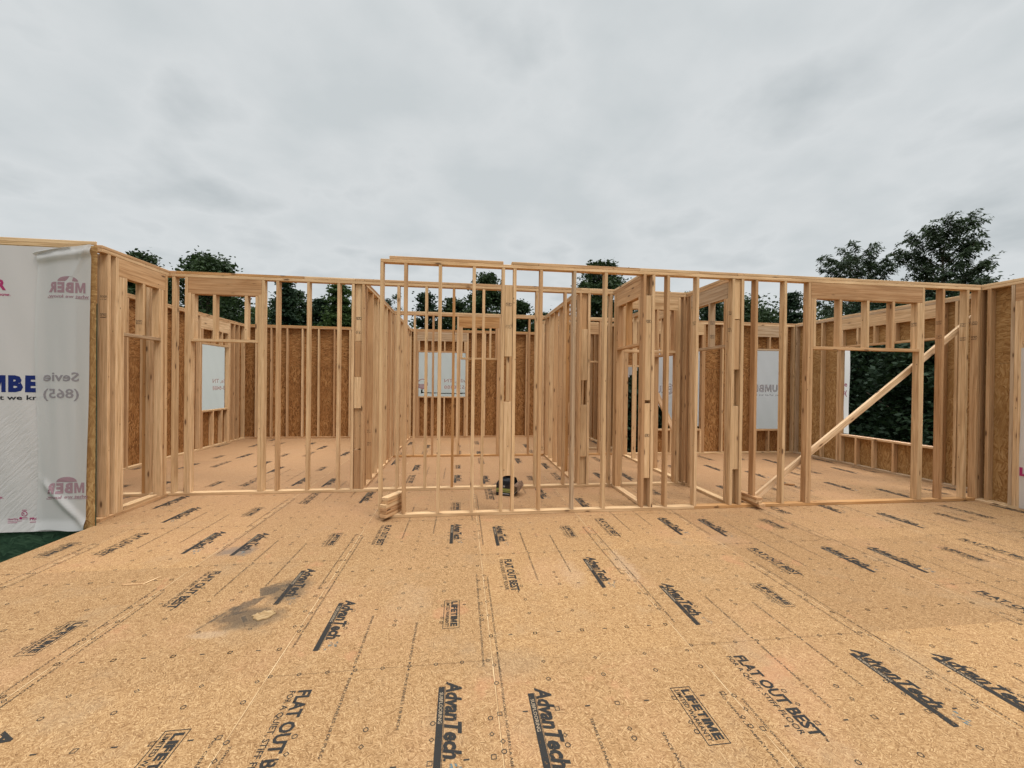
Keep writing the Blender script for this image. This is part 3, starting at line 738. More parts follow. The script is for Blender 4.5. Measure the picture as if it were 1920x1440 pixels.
# wall skin of EW: hangs just proud of the sheathing, wavy bottom edge below the deck line
def d_skin(u, z): return -.017 - .003*math.sin(u*9+z*3)**2 - (.012*(1-min(1, (z+.03)/.12)) if z < .09 else 0)
grid_sheet('house_wrap', -6.05, -4.30, -.035, 2.985, 60, 90, d_skin, EW, wrap_wall)
def fold(u, z):       # the folded-back flap with soft vertical folds, a curl at its top corner and a tuck at the bottom
    t = (u+4.655)/.47
    w_ = .0035*math.sin(t*8+math.sin(z*2.1)*1.2+z*.6) + .0016*math.sin(t*21+z*2.3)*math.sin(z*1.3)
    d_ = -.032 + w_ - .006*math.exp(-((t-.0)/.10)**2)
    d_ -= .030*math.exp(-((z-.45+(t-.2)*.55)/.045)**2)*(1 if .15 < t else .3)*max(0, 1-abs(t-.6)*1.2)   # diagonal crease at the foot
    d_ -= .022*math.exp(-((z-2.95+(1-t)*.10)/.035)**2)
    d_ -= .018*math.exp(-((z-2.55-(t-.55)*1.0)/.04)**2)*max(0, t-.4)
    if z < .08: d_ -= .016*(1-z/.08)
    return d_
def flap_build():
    nu, nz = 36, 120; V = []; Fc = []
    for j in range(nz+1):
        for i in range(nu+1):
            s, t = i/nu, j/nz
            ul = -4.655 + .018*math.sin(t*7) + (.02 if t > .9 else 0)*0
            ur = -4.152 - .038*(1-t)**1.2 - .004*math.sin(t*11)
            u = ul+(ur-ul)*s
            ztop = 2.915 + .115*s**.6; zbot = -.025 + .012*math.sin(s*6)
            z = zbot+(ztop-zbot)*t
            V.append(EW.local_fn(fold(u, z))(u, z))
    for j in range(nz):
        for i in range(nu):
            a = j*(nu+1)+i; Fc.append([a, a+1, a+nu+2, a+nu+1])
    link('loose_wrap_flap', polys('loose_wrap_flap', V, Fc, wrap_flap, True), EW.e)
flap_build()
# curled white corner at the top of the flap
cur = [EW.local_fn(-.035-.03*math.sin(a*math.pi)*(1-s_*.6))(-4.675+.33*s_, 2.885+.105*s_**.8+(.035*(1-s_*.8))*a) for s_ in np.linspace(0, 1, 13) for a in np.linspace(0, 1, 6)]
link('wrap_curl', polys('wrap_curl', cur, [[i*6+j, i*6+j+1, (i+1)*6+j+1, (i+1)*6+j] for i in range(12) for j in range(5)], wrap_flap, True), EW.e)
# printing on the skin
def skin_fn(u0, off=.0016): return lambda a, b: EW.local_fn(d_skin(u0+a, b)-off)(u0+a, b)
pk, bl, bk = Ink(), Ink(), Ink()
f0 = skin_fn(0)
def logo_wrap(k1, k2, xr, zb, cap, f, small='build on what we know.'):
    """lumber-yard logo whose R ends at xr on baseline zb"""
    wd = cap*5.3
    k1.block('LUMBER', f, xr-wd, zb, wd, cap)
    k2.text(small, f, xr-wd*.93, zb-cap*.52, wd*.98, cap*.3, .02)
logo_wrap(pk, pk, -4.944, 2.512, .113, f0)
logo_wrap(pk, pk, -5.0, .375, .11, f0)
logo_wrap(bl, Ink(), -4.48, 1.442, .178, f0)
bk.text('build on what we know.', f0, -5.62, 1.362, 1.14, .05, .02)
bl.disc(f0, -5.32, 1.60, .11, 20)
for x in (-4.775, -5.2):
    pk.ring(f0, x, .155, .028, .007, 14); pk.rect(f0, x-.03, .112, x+.03, .117); pk.text('R', f0, x-.012, .145, None, .02, .02); pk.rect(f0, x-.028, .098, x+.03, .102)
    pk.rect(f0, x-.022, .19, x+.022, .197)
pk.text('PRO', f0, -4.725, .085, .085, .028, .03); pk.rect(f0, -4.72, .062, -4.64, .068)
pk.text('HomeWrap', f0, -4.93, .092, .10, .018, .02); pk.disc(f0, -4.81, .108, .014, 12); pk.rect(f0, -4.93, .078, -4.80, .082); pk.rect(f0, -4.93, .060, -4.84, .065)
pk.build('pink_lettering', pinkm, EW.e); bl.build('navy_lettering', bluem, EW.e); bk.build('black_lettering', blackm, EW.e)
# mirrored show-through on the flap
def flap_fn(u0): return lambda a, b: EW.local_fn(fold(u0-a, b)-.0022)(u0-a, b)
sp_, sg_ = Ink(), Ink()
for zb in (2.505, .365):
    sp_.block('MBER', flap_fn(-4.205), 0, zb, .355, .113); sp_.text('what we know.', flap_fn(-4.17), 0, zb-.052, .39, .034, .03)
    fn_ = flap_fn(-4.37); sp_.add([(.095*math.cos(a), zb+.122+.055*math.sin(a)) for a in np.linspace(0, math.pi, 16)], [list(range(16))], fn_)
    sp_.rect(flap_fn(-4.17), .0, zb-.062, .39, zb-.056)
sg_.text('Sevie', flap_fn(-4.262), 0, 1.565, .335, .098, .025); sg_.text('(865)', flap_fn(-4.262), 0, 1.385, .335, .10, .02)
sp_.build('mirrored_pink_lettering', thrup, EW.e); sg_.build('mirrored_grey_lettering', thrug, EW.e)

# wrap over the window openings, seen from inside with the print reversed
def win_wrap(wall, u0, u1, z0, z1, hole=None, mir=None, nu=30, nz=40, bulge=.012, d0=SD+.0165):
    df = lambda u, z: d0+bulge*math.sin(math.pi*(u-u0)/(u1-u0))*math.sin(math.pi*(z-z0)/(z1-z0)) + .0015*math.sin(u*21+z*9)
    grid_sheet('window_wrap', u0, u1, z0, z1, nu, nz, df, wall, wrap_win, hole=hole)
    return lambda uo, off=.0030: (lambda a, b: wall.local_fn(df(uo-a, b)-off)(uo-a, b))
rip = lambda u, z: (z < 1.30+.012*math.sin(u*9) and z > 1.268+.012*math.sin(u*9) and u > -1.3) or (u < -1.3+.04 and u > -1.38 and 1.268 < z < 1.55-(-1.27-u)*2.2)
fn = win_wrap(W4, -1.47, -.03, 1.08, 2.48, lambda u, z: (1.255+.012*math.sin(u*3) < z < 1.28+.012*math.sin(u*3) and u > -1.34) or (-1.35 < u < -1.29 and 1.26 < z < 1.26+(u+1.35)*5), nu=100, nz=120)
k = Ink(); k.text('Sevierville, TN', fn(.40), 0, 1.575, 1.09, .10, .01); k.text('(865) 453-8488', fn(.40), 0, 1.39, 1.09, .10, .01); k.build('mirrored_lettering', thrur, W4.e)
k = Ink(); k.disc(fn(-1.30), 0, 1.52, .15, 24, math.pi, 2*math.pi); k.ring(fn(-1.30), 0, 1.52, .15, .03, 24); k.build('mirrored_emblem', thrup, W4.e)
fn = win_wrap(LX, 7.40, 8.53, .80, 2.44)
k = Ink()
lfn = lambda uo: (lambda a, b: LX.local_fn(SD+.0165-.002)(uo-a, b))
def lx(uo):   # on the left wall u grows away, so mirrored text runs from far to near
    return lambda a, b: LX.local_fn(SD+.0165+.012*math.sin(math.pi*(uo-a-7.40)/1.13)*math.sin(math.pi*(b-.80)/1.64)-.004)(uo-a, b)
k.text('Sevierville, TN', lx(9.10), 0, 1.50, 1.07, .10, .01); k.text('(865) 453-8488', lx(9.10), 0, 1.33, 1.07, .10, .01); k.build('mirrored_lettering', thrur, LX.e)
fn = win_wrap(W5, 6.60, 7.43, .50, 2.48)
k = Ink(); k.block('UMBER', fn(7.30), 0, 1.44, .80, .178); k.text('build on what we know.', fn(7.6), 0, 1.35, 1.1, .05, .01); k.build('mirrored_lettering', thrug, W5.e)
fn = win_wrap(W5, 4.09, 5.34, .56, 2.44, lambda u, z: z < 1.22-(u-4.2)*1.15 or z < .70 and u < 4.95 or (z < .62), nu=60, nz=80)
k = Ink(); k.text('BUILDERS'[:1]+'LU', fn(4.62), 0, 1.40, .42, .17, .03); k.ring(fn(4.55), 0, 1.49, .13, .03, 24); k.build('mirrored_lettering', thrug, W5.e)
# strip of wrap hanging in the far jamb of the open window and over its sill
rfl = lambda u, z: SD+.014+.01*math.sin(z*4)
grid_sheet('window_wrap', 5.04, 5.22, .62, 2.40, 6, 30, rfl, RX, wrap_win)
k = Ink(); g_ = lambda a, b: RX.local_fn(SD+.004)(5.19-a, b); k.text('Se', g_, -.01, 1.60, .12, .10, .02); k.text('8(', g_, -.01, 1.42, .12, .10, .02); k.build('red_lettering', pinkm, RX.e)
RX.put('sill_wrap', 3.43, 5.148, .6085, .6115, .03, SD+.02, mat=wrap_win, bev=0)
# ragged flap left at the head of the far doorway opening
grid_sheet('wrap_scrap', 3.50, 4.05, 1.70, 2.0, 6, 6, lambda u, z: SD+.014+.03*(2-z), W5, wrap_win, hole=lambda u, z: z < 1.7+(u-3.5)*.9)
# wrap bulging in the opening of the near right wall
grid_sheet('window_wrap', .68, 2.13, .02, 2.25, 20, 40, lambda u, z: SD+.014-.05*math.sin(z*1.4)**2, R1, wrap_win)
grid_sheet('wrap_edge', 1.96, 2.092, .03, 2.14, 8, 40, lambda u, z: -.006-.012*math.sin(z*2.3+u*6)**2, R1, wrap_flap)
k = Ink()
for zb in (.46,): k.block('LUMBER', (lambda a, b: R1.local_fn(-.021)(2.085-a, b)), 0, zb, .6, .113)
k.build('pink_lettering', pinkm, R1.e)

# ------------------------------------------------------------------ braces, lumber stacks, litter
def board(name, p0, p1, up, wide, thick, label=None, cat=None, mat=None, group=None):
    """a board from p0 to p1; 'up' = direction of its wide side"""
    p0, p1 = Vector(p0), Vector(p1); L_ = (p1-p0).length; z = (p1-p0).normalized()
    y = Vector(up); y = (y - z*y.dot(z)).normalized(); x = y.cross(z)
    me = box_mesh(thick, wide, L_, mat or WOOD[2], .0022, name)
    o = link(name, me); o.matrix_world = Matrix((x, y, z)).transposed().to_4x4() @ Matrix.Identity(4); o.location = p0
    if cat: tag(o, label, cat, group)
    return o
board('diagonal_brace', (3.72, 2.655, .06), (7.22, 2.655, 2.66), (0, 0, 1), .078, .038, 'long pale board leaning diagonally behind the wide doorway at the right', 'brace', mat=LIT_PINE, group='diagonal braces')
board('diagonal_brace', (4.17, 4.86, .03), (3.46, 4.86, 1.42), (0, 0, 1), .089, .038, 'short board slanting down to the right, in front of the torn white wrap', 'brace', mat=LIT_PINE, group='diagonal braces')
board('leaning_board', (2.35, 7.4, .02), (2.62, 7.9, 1.1), (0, 1, 0), .089, .038, 'short board leaning in the farthest room, seen through the narrow gap left of the closet', 'board')
def stack(x, y, rot, plies, label, z0):
    e_ = tag(empty('lumber_stack', (x, y, z0), (0, 0, rot)), label, 'lumber stack', 'short stacks of scrap two-by-fours')
    for i, (l, off, sh) in enumerate(plies):
        o = link('board', box_mesh(SD, l, ST-.0015, WOOD[1], .0025, 'board'), e_, (sh, l/2+off, i*ST), (0, 0, random.uniform(-.012, .012)))
    return e_
stack(-1.075, 2.41, R(-28), [(.34, 0, 0), (.34, .005, .001), (.335, .0, -.001), (.34, .002, 0), (.32, .03, .002), (.32, .03, .002)], 'taller stack of short board ends at the left end of the front wall', ST+.001)
stack(3.668, 2.405, R(2), [(.42, 0, 0), (.38, .03, -.02), (.38, .03, -.02)], 'lower stack of short board ends at the foot of the long diagonal brace', ST+.001)

# black nail carton with torn top, standing in front of the second wall
cbm = Mat('black_glossy_card', .4, .4); cbm.col(cbm.ramp(cbm.noise(cbm.map(None, (20, 20, 20)), 1, 3), [(.3, (.008, .008, .01)), (.8, (.02, .02, .024))]))
lbm = Mat('yellow_green_label', .5); lbm.col(lbm.mix(lbm.noise(lbm.map(None, (30, 30, 30)), 1, 2), (.30, .31, .08), (.20, .22, .07)))
whm = Mat('white_print', .5); whm.col((.7, .7, .7))
brm = Mat('brown_cardboard', .85); brm.col(brm.ramp(brm.noise(brm.map(None, (25, 25, 25)), 1, 3), [(.3, (.22, .13, .08)), (.7, (.38, .24, .16))]))
e_ = tag(empty('nail_carton', (.47, 3.42, 0), (0, 0, R(-24))), 'black nail carton with yellow-green band and torn brown flaps on the floor', 'carton')
hw, hd, hh = .125, .115, .155
bm = bmesh.new(); r_ = bmesh.ops.create_cube(bm, size=1)
for v in bm.verts: v.co = Vector((v.co.x*hw*2, v.co.y*hd*2, (v.co.z+.5)*hh))
bmesh.ops.delete(bm, geom=[f for f in bm.faces if f.normal.z > .9], context='FACES_ONLY')
ex = bmesh.ops.solidify(bm, geom=bm.faces[:], thickness=.004)
me = bpy.data.meshes.new('carton_body'); bm.to_mesh(me); bm.free(); link('body', me, e_, mat=cbm.m)
def flap(name, P_, mat, th=.003):
    bm = bmesh.new(); vs_ = [bm.verts.new(p) for p in P_]; n_ = len(P_)//2
    for i in range(n_-1): bm.faces.new([vs_[i], vs_[i+1], vs_[n_+i+1], vs_[n_+i]])
    bmesh.ops.solidify(bm, geom=bm.faces[:], thickness=th); me = bpy.data.meshes.new(name); bm.to_mesh(me); bm.free(); link(name, me, e_, mat=mat)
flap('flap', [(-hw, -hd, hh), (-hw+.02, -hd+.02, hh+.05), (-hw+.08, -hd+.05, hh+.095), (hw, -hd, hh), (hw-.03, -hd+.02, hh+.05), (hw-.07, -hd+.06, hh+.09)][:6], cbm.m)
flap('flap', [(-hw, -hd, hh), (-hw-.03, -hd, hh-.01), (-hw-.085, -hd, hh-.03), (-hw, hd, hh), (-hw-.02, hd, hh+.02), (-hw-.06, hd-.05, hh-.02)], brm.m)
flap('flap', [(hw, -hd, hh), (hw+.05, -hd-.01, hh-.01), (hw+.08, -hd-.01, hh-.08), (hw, hd, hh), (hw+.06, hd, hh+.03), (hw+.10, hd-.02, hh-.03)], brm.m)
flap('flap', [(-hw, hd, hh), (-hw+.03, hd+.0, hh+.06), (-hw+.1, hd-.03, hh+.09), (hw, hd, hh), (hw-.02, hd, hh+.06), (hw-.05, hd-.03, hh+.08)], cbm.m)
k = Ink(); f = lambda a, b: (a, -hd-.0012, b); k.rect(f, -hw+.002, .052, hw-.002, .066); k.rect(f, -hw+.002, .073, hw-.002, .105); k.build('label_band', lbm.m, e_)
k = Ink(); k.rect(lambda a, b: (hw+.0012, a, b), -hd+.004, .03, hd-.03, .036)
f2 = lambda a, b: (a, -hd-.0014+ (b-hh)*.35 if b > hh else -hd-.0014, b); k.build('white_mark', whm.m, e_)
k = Ink(); k.ring(f2, -.01, .135, .012, .004, 12); k.build('white_mark', whm.m, e_)
k = Ink(); k.ring(f2, -.055, .138, .012, .004, 12); k.build('white_mark', whm.m, e_)
k = Ink(); k.rect(f, -.07, .028, .07, .033); k.build('white_mark', whm.m, e_)

# litter on the deck
chm = strand_board('fresh_strand_board', (0, 1), (.20, .12, .05), (.33, .21, .10), (.46, .32, .17), 1.6, 0).m
rr = random.Random(3)
def litter(name, x, y, z, rx, ry, th, n_, mat, label, cat, rot=0, jag=.22):
    pts = [((rx*(1-jag*rr.random()))*math.cos(2*math.pi*i/n_), (ry*(1-jag*rr.random()))*math.sin(2*math.pi*i/n_)) for i in range(n_)]
    V = [(a, b, 0) for a, b in pts]+[(a*.97, b*.97, th) for a, b in pts]
    me = polys(name, V, [list(range(n_))[::-1], list(range(n_, 2*n_))]+[[i, (i+1) % n_, n_+(i+1) % n_, n_+i] for i in range(n_)], mat)
    return tag(link(name, me, None, (x, y, z), (0, 0, rot)), label, cat)
litter('board_scrap', -1.52, .60, .002, .088, .066, .006, 26, chm, 'pale torn scrap of strand board lying in the dark paint stain', 'scrap', .2, .42)
litter('wood_splinter', -2.72, 1.14, .002, .10, .007, .006, 9, WOOD[0], 'thin reddish wood splinter lying on the deck at left, above the boxed stamp', 'splinter', -.03)
litter('wood_splinter', -2.62, 1.19, .002, .075, .005, .005, 9, WOOD[0], 'thin splinter pointing away from the viewer, right of the reddish one', 'splinter', 1.2)
litter('wood_splinter', -2.33, 3.86, .002, .09, .02, .006, 9, WOOD[0], 'small offcut on the floor just inside the left bedroom', 'splinter', .3)
litter('wood_splinter', 1.20, .99, .002, .035, .004, .004, 8, WOOD[0], 'tiny wood sliver on the deck left of the second dark logo from the right', 'splinter', -.4)
litter('board_scrap', 5.08, 3.55, .002, .10, .045, .011, 7, OSB['xz', 0], 'dark scrap of board lying on the floor of the right-hand room', 'scrap', -.2)
# the angular ghosts of masked shapes inside the spray stain
gh = ink('sprayed_edge', (.09, .075, .06), .47, .8, 12, .45); k = Ink(); f = lambda a, b: (a, b, HZ*.5)
k.add([(-1.74, .80), (-1.62, .86), (-1.66, .66), (-1.78, .60)], [[0, 1, 2, 3]], f)
k.add([(-1.72, .98), (-1.62, 1.06), (-1.50, 1.02), (-1.58, .90), (-1.66, .86)], [[0, 1, 2, 3, 4]], f)
k.add([(-1.66, .60), (-1.64, .615), (-1.56, .50), (-1.58, .485)], [[0, 1, 2, 3]], f); k.add([(-1.88, .46), (-1.86, .48), (-1.74, .74), (-1.78, .74)], [[0, 1, 2, 3]], f)
k.build('paint_stain', gh, deck)

# ------------------------------------------------------------------ trees
def leafmat(name, a, b):
    m = Mat(name, .6, .15)
    n_ = m.noise(m.map(None, (1.1, 1.1, 1.1)), 1, 3, .6)
    m.col(m.ramp(n_, [(.35, a), (.65, b)]))
    t = m.n('ShaderNodeBsdfTranslucent'); t.inputs[0].default_value = (b[0]*1.2, b[1]*1.3, b[2], 1)
    mx = m.n('ShaderNodeMixShader'); mx.inputs[0].default_value = .15
    m.l(m.b.outputs[0], mx.inputs[1]); m.l(t.outputs[0], mx.inputs[2]); m.l(mx.outputs[0], m.t.nodes['Material Output'].inputs[0])
    return m.m
LM = [leafmat('dark_leaves', (.018, .032, .013), (.042, .066, .024)), leafmat('green_leaves', (.030, .052, .014), (.065, .10, .03)), leafmat('needles', (.013, .027, .014), (.030, .052, .026)), leafmat('open_leaves', (.030, .044, .026), (.062, .085, .045))]
bkm = Mat('bark', .95, .1); bkm.col(bkm.ramp(bkm.noise(bkm.map(None, (9, 9, 2)), 1, 4, .6), [(.3, (.045, .032, .022)), (.7, (.13, .10, .075))]))
def tube_mesh(name, chains, mat, seg=7):
    V, Fc = [], []
    for pts in chains:
        n0 = len(V)
        for i, (p, r) in enumerate(pts):
            p = Vector(p); q = Vector(pts[min(i+1, len(pts)-1)][0]) - Vector(pts[max(i-1, 0)][0]); q.normalize()
            a = q.orthogonal().normalized(); b = q.cross(a)
            for s_ in range(seg):
                t = 2*math.pi*s_/seg; V.append(p + (a*math.cos(t)+b*math.sin(t))*r)
        for i in range(len(pts)-1):
            for s_ in range(seg):
                a_ = n0+i*seg+s_; b_ = n0+i*seg+(s_+1) % seg; Fc.append([a_, b_, b_+seg, a_+seg])
        Fc.append([n0+(len(pts)-1)*seg+s_ for s_ in range(seg)])
    return polys(name, V, Fc, mat, True)
def leaves(cent, size, aspect, rng, droop=.5, mode=0, dirs=None):
    n_ = len(cent)
    if dirs is None:
        d1 = rng.normal(size=(n_, 3)); d1[:, 2] = d1[:, 2]*.5 - droop*.4
    else: d1 = dirs + rng.normal(size=(n_, 3))*.35
    d1 /= np.linalg.norm(d1, axis=1, keepdims=True)
    d2 = np.cross(d1, rng.normal(size=(n_, 3)) + (np.array([0, 0, 2.2]) if mode else 0)); d2 /= np.linalg.norm(d2, axis=1, keepdims=True)
    s_ = size*rng.uniform(.6, 1.35, (n_, 1))
    a, b = d1*s_, d2*s_*aspect
    V = np.stack([cent-a*.5, cent+b*.5, cent+a*.5, cent-b*.5], 1).reshape(-1, 3)
    return V
def leaf_mesh(name, V, mat):
    n_ = len(V)//4; me = bpy.data.meshes.new(name)
    me.vertices.add(len(V)); me.vertices.foreach_set('co', V.astype(np.float32).ravel())
    me.loops.add(n_*4); me.loops.foreach_set('vertex_index', np.arange(n_*4, dtype=np.int32))
    me.polygons.add(n_); me.polygons.foreach_set('loop_start', np.arange(0, n_*4, 4, dtype=np.int32)); me.polygons.foreach_set('loop_total', np.full(n_, 4, dtype=np.int32))
    me.update(calc_edges=True); me.materials.append(mat); return me
def tree(kind, x, y, top, rad, label, seed, crown_base=None, mat=0, n_clump=75, per=130, leaf=.26, group='trees beyond the house', squash=1.0):
    rng = np.random.default_rng(seed); ht = top-G
    e_ = tag(empty(kind, (x, y, G)), label, 'tree', group)
    cb_ = (crown_base if crown_base is not None else .18)*ht
    chains = [[((0, 0, -.1), .05+ht*.018), ((.05, .03, ht*.35), .03+ht*.013), ((-.04, .05, ht*.7), .02+ht*.007), ((.02, 0, ht*.93), .015)]]
    cl = []; ch = ht-cb_
    for i in range(n_clump):
        t = rng.uniform(0, 1)**.85; z = cb_+ch*t
        if kind == 'conifer_tree': prof = (1-t)**.8*.95+.04
        elif kind == 'feathery_tree': prof = (math.sin(math.pi*min(1, t*.93+.07))**.65)
        else: prof = math.sqrt(max(.02, 1-((t-.42)/.60)**2)) if t > .42 else .75+.25*t/.42
        a = rng.uniform(0, 2*math.pi); r = rad*prof*math.sqrt(rng.uniform(.15, 1))*rng.uniform(.75, 1.12)
        cl.append((r*math.cos(a), r*math.sin(a), z, t, prof))
    cl.append((0, 0, ht-.15, 1, .1))
    for c_ in cl[::6]:
        z0 = max(cb_*.7, c_[2]-.5*math.hypot(c_[0], c_[1])-.3)
        chains.append([((0, 0, z0), .012+.006*ht*(1-z0/ht)), ((c_[0]*.5, c_[1]*.5, z0+(c_[2]-z0)*.4), .03), ((c_[0], c_[1], c_[2]), .012)])
    link('trunk', tube_mesh('trunk', chains, bkm.m), e_)
    cents, dirs = [], []
    for (cx_, cy_, cz_, t, prof) in cl:
        sg = rad*.17*(.6+.6*rng.random())*(.55+.45*prof); m_ = int(per*rng.uniform(.6, 1.3)*(.5+.5*prof))
        if kind == 'conifer_tree':
            p = rng.normal(size=(m_, 3))*np.array([sg*1.3, sg*1.3, sg*.35]); 
        else: p = rng.normal(size=(m_, 3))*np.array([sg, sg, sg*.75*squash])
        cents.append(p+np.array([cx_, cy_, cz_]))
    cents = np.concatenate(cents)
    V = leaves(cents, leaf, .55, rng)
    link('crown', leaf_mesh('crown', V, LM[mat]), e_)
    return e_
def feathery(x, y, top, rad, label, seed, branches=46, mat=0, lean=(0, 0)):
    """tall open tree with layered drooping compound leaves on long ascending limbs"""
    rng = np.random.default_rng(seed); ht = top-G
    e_ = tag(empty('feathery_tree', (x, y, G)), label, 'tree', 'trees beyond the house')
    chains = [[((0, 0, -.1), .14), ((.1, .05, ht*.4), .10), ((.05+lean[0]*.5, .1, ht*.7), .06), ((lean[0], lean[1], ht*.88), .012)]]
    cents, dirs = [], []
    for i in range(branches):
        t = .22+.76*i/branches; z0 = ht*t*.93; a = i*2.4+rng.uniform(-.4, .4)
        L_ = rad*(math.sin(math.pi*min(1, .25+t*.72))**.7)*rng.uniform(.7, 1.15); rise = L_*rng.uniform(.6, 1.2)*(1.2 if t > .7 else .7)
        base = np.array([lean[0]*t*t, lean[1]*t*t, z0]); dirn = np.array([math.cos(a), math.sin(a), 0])
        pts = []
        for s_ in np.linspace(0, 1, 5): pts.append(base+dirn*L_*s_+np.array([0, 0, rise*s_-.12*L_*s_**3])+rng.normal(size=3)*.04*s_)
        chains.append([(tuple(p), .028*(1-.75*k_/4)*(1.2-t*.6)) for k_, p in enumerate(pts)])
        for tw in range(int(10+L_*10)):
            s_ = rng.uniform(.25, 1.0); p = base+dirn*L_*s_+np.array([0, 0, rise*s_-.12*L_*s_**3])
            ta = a+rng.uniform(-1.5, 1.5); tl = rng.uniform(.2, .42)*(1.1-.3*s_); td = np.array([math.cos(ta), math.sin(ta), rng.uniform(-.8, .7)])
            m_ = 8; ss = np.linspace(.1, 1, m_)[:, None]
            q = p+td*tl*ss+np.array([0, 0, -.16])*tl*ss**2
            side = np.cross(td, [0, 0, 1.]); side /= np.linalg.norm(side)+1e-6
            for sg in (1, -1):
                cents.append(q+side*sg*.045+rng.normal(size=(m_, 3))*.035); dirs.append(np.tile(side*sg*.8+td*.5+np.array([0, 0, -.45]), (m_, 1)))
    link('trunk', tube_mesh('trunk', chains, bkm.m, 6), e_)
    V = leaves(np.concatenate(cents), .155, .30, rng, dirs=np.concatenate(dirs), mode=1)
    link('crown', leaf_mesh('crown', V, LM[3]), e_)
    return e_
T_ = [
 ('broadleaf_tree', -19.0, 24, 9.4, 1.8, 'small round dark tree peeking over the doorway header of the short left wall', 0),
 ('broadleaf_tree', -15.4, 24, 9.5, 2.35, 'round dense dark tree rising above the second wall at left', 0),
 ('broadleaf_tree', -18.0, 29, 8.3, 2.6, 'dark tree filling the left panes of the left doorway, behind the round one', 0),
 ('broadleaf_tree', -15.2, 31, 7.2, 2.8, 'green bushy tree seen above the left bedroom window', 1),
 ('broadleaf_tree', -12.6, 29, 8.3, 1.8, 'dark tree just right of the left doorway', 0),
 ('conifer_tree', -11.8, 26, 8.4, 1.6, 'dark pointed evergreen right of the left doorway, the leftmost of the pointed ones', 2),
 ('conifer_tree', -10.3, 28, 7.6, 1.7, 'lower dark evergreen between two taller ones over the left bedroom', 2),
 ('conifer_tree', -8.4, 26, 8.3, 2.0, 'broad green evergreen over the right half of the left bedroom', 1),
 ('conifer_tree', -6.9, 28, 7.9, 1.9, 'dark evergreen left of the long receding wall', 2),
 ('feathery', -4.4, 22, 7.2, 1.2, 'thin open tree with sky showing through, just right of the long receding wall', 0),
 ('conifer_tree', -2.7, 26, 7.9, 1.9, 'pointed dark evergreen left of centre above the middle rooms', 2),
 ('broadleaf_tree', -.8, 28, 7.9, 1.8, 'rounded dark tree beside the pointed evergreen left of centre', 0),
 ('broadleaf_tree', 1.5, 26, 9.3, 1.9, 'tall narrow dark tree at the centre, poking above the second wall', 0),
 ('broadleaf_tree', 3.9, 27, 7.7, 1.4, 'smaller dark tree right of the tall narrow centre tree', 0),
 ('broadleaf_tree', 6.6, 31, 7.6, 1.1, 'small dark tree top left of the tall tree above the closet', 0),
 ('broadleaf_tree', 8.4, 22, 9.4, 2.0, 'tall dark tree rising above the front wall left of the closet', 0),
 ('broadleaf_tree', 12.6, 30, 7.4, 2.1, 'dark tree behind the closet doorway', 0),
 ('broadleaf_tree', 16.6, 30, 8.2, 2.3, 'dark tree behind the right header of the closet', 0),
 ('conifer_tree', 19.9, 28, 8.4, 2.1, 'dark evergreen right of the closet, leftmost over the right-hand room', 2),
 ('broadleaf_tree', 22.2, 28, 8.7, 2.2, 'rounded dark tree over the wrapped window of the right-hand room', 0),
 ('broadleaf_tree', 24.3, 29, 8.4, 2.2, 'dark tree right of the rounded one over the right-hand room', 0),
 ('conifer_tree', 25.2, 26, 9.0, 1.8, 'dark evergreen standing against the left jamb of the wide doorway', 2),
]
for i, (kd, x, y, tp, rd, lb, mt) in enumerate(T_):
    if kd == 'feathery': feathery(x, y, tp, rd, lb, 100+i, 22, mt)
    else: tree(kd, x, y, tp-(.7 if i < 2 else .3), rd, lb, 100+i, mat=mt, crown_base=.08, n_clump=170, per=150, leaf=.21 if kd != 'conifer_tree' else .20)
feathery(16.6, 13.0, 7.8, 2.2, 'feathery open-crowned tree above the wide doorway, the left one of the pair at right', 301, 74, 0)
feathery(17.4, 10.3, 8.0, 1.95, 'tallest feathery tree at the right, its top well above the corner of the walls', 302, 84, 0, (-.2, 0))
feathery(18.9, 9.2, 4.9, 1.5, 'low feathery tree top sloping down at the far right edge above the end wall', 303, 34, 0)
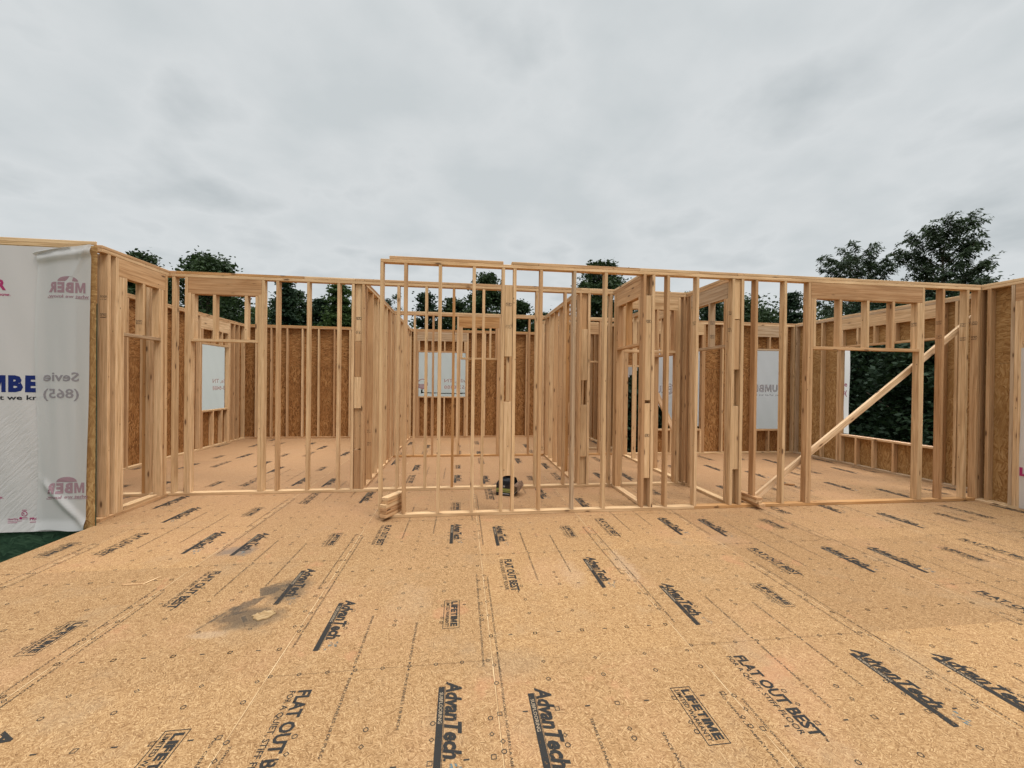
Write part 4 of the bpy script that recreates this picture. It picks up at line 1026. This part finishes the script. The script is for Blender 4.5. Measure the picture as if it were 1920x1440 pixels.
RT = [(12.6, 8.6, 3.6, 1.9, 'dark leafy tree filling the left part of the open window at right'), (14.8, 9.2, 4.2, 2.3, 'dark leafy tree filling the middle of the open window at right'),
      (11.8, 6.3, 3.4, 1.6, 'dark leafy tree filling the right part of the open window at right'), (18.6, 12.2, 5.4, 2.6, 'taller dark tree behind the ones at the open window'),
      (19.5, 11.5, 6.0, 2.6, 'dark tree below the feathery pair, seen over the right-hand room'), (15.2, 10.4, 4.8, 2.2, 'dark bushy tree beyond the corner of the right-hand room'), (11.2, 11.0, 2.6, 1.6, 'low dark tree behind the back wall of the right-hand room'),
      (5.6, 10.4, 2.3, 1.7, 'low dark tree outside the far doorway, glimpsed between the closet studs'), (8.0, 11.6, 2.3, 1.7, 'low dark tree outside the torn window wrap')]
for i, (x, y, tp, rd, lb) in enumerate(RT):
    tree('broadleaf_tree', x, y, tp, rd, lb, 400+i, crown_base=.0, mat=2, n_clump=140, per=170, leaf=.14)
# far wood that reads as one mass behind the single trees
rng = np.random.default_rng(9)
cs = []
for i in range(620):
    x = rng.uniform(-48, 60); y = rng.uniform(36, 44); h_ = (9.0 if x < 14 else 11.4)+1.0*math.sin(x*.31)+rng.uniform(-.8, .5)
    p = rng.normal(size=(150, 3)).clip(-1.7, 1.7)*np.array([1.5, 1.0, .9]); p[:, 2] += G+rng.uniform(.3, 1)*h_; p[:, 0] += x; p[:, 1] += y; cs.append(p)
for i in range(160):
    y = rng.uniform(-6, 30); x = 27+rng.uniform(0, 6)+.15*y; p = rng.normal(size=(60, 3))*np.array([1.2, 1.4, 1.0]); p[:, 2] += G+rng.uniform(.3, 1)*4.6; p[:, 0] += x; p[:, 1] += y; cs.append(p)
    y = rng.uniform(-6, 34); x = -30-rng.uniform(0, 6); p = rng.normal(size=(60, 3))*np.array([1.2, 1.4, 1.0]); p[:, 2] += G+rng.uniform(.3, 1)*5.5; p[:, 0] += x; p[:, 1] += y; cs.append(p)
tag(link('far_wood', leaf_mesh('far_wood', leaves(np.concatenate(cs), .42, .6, rng), LM[0])), 'dark far-off wood along the horizon', 'wood', kind='stuff')
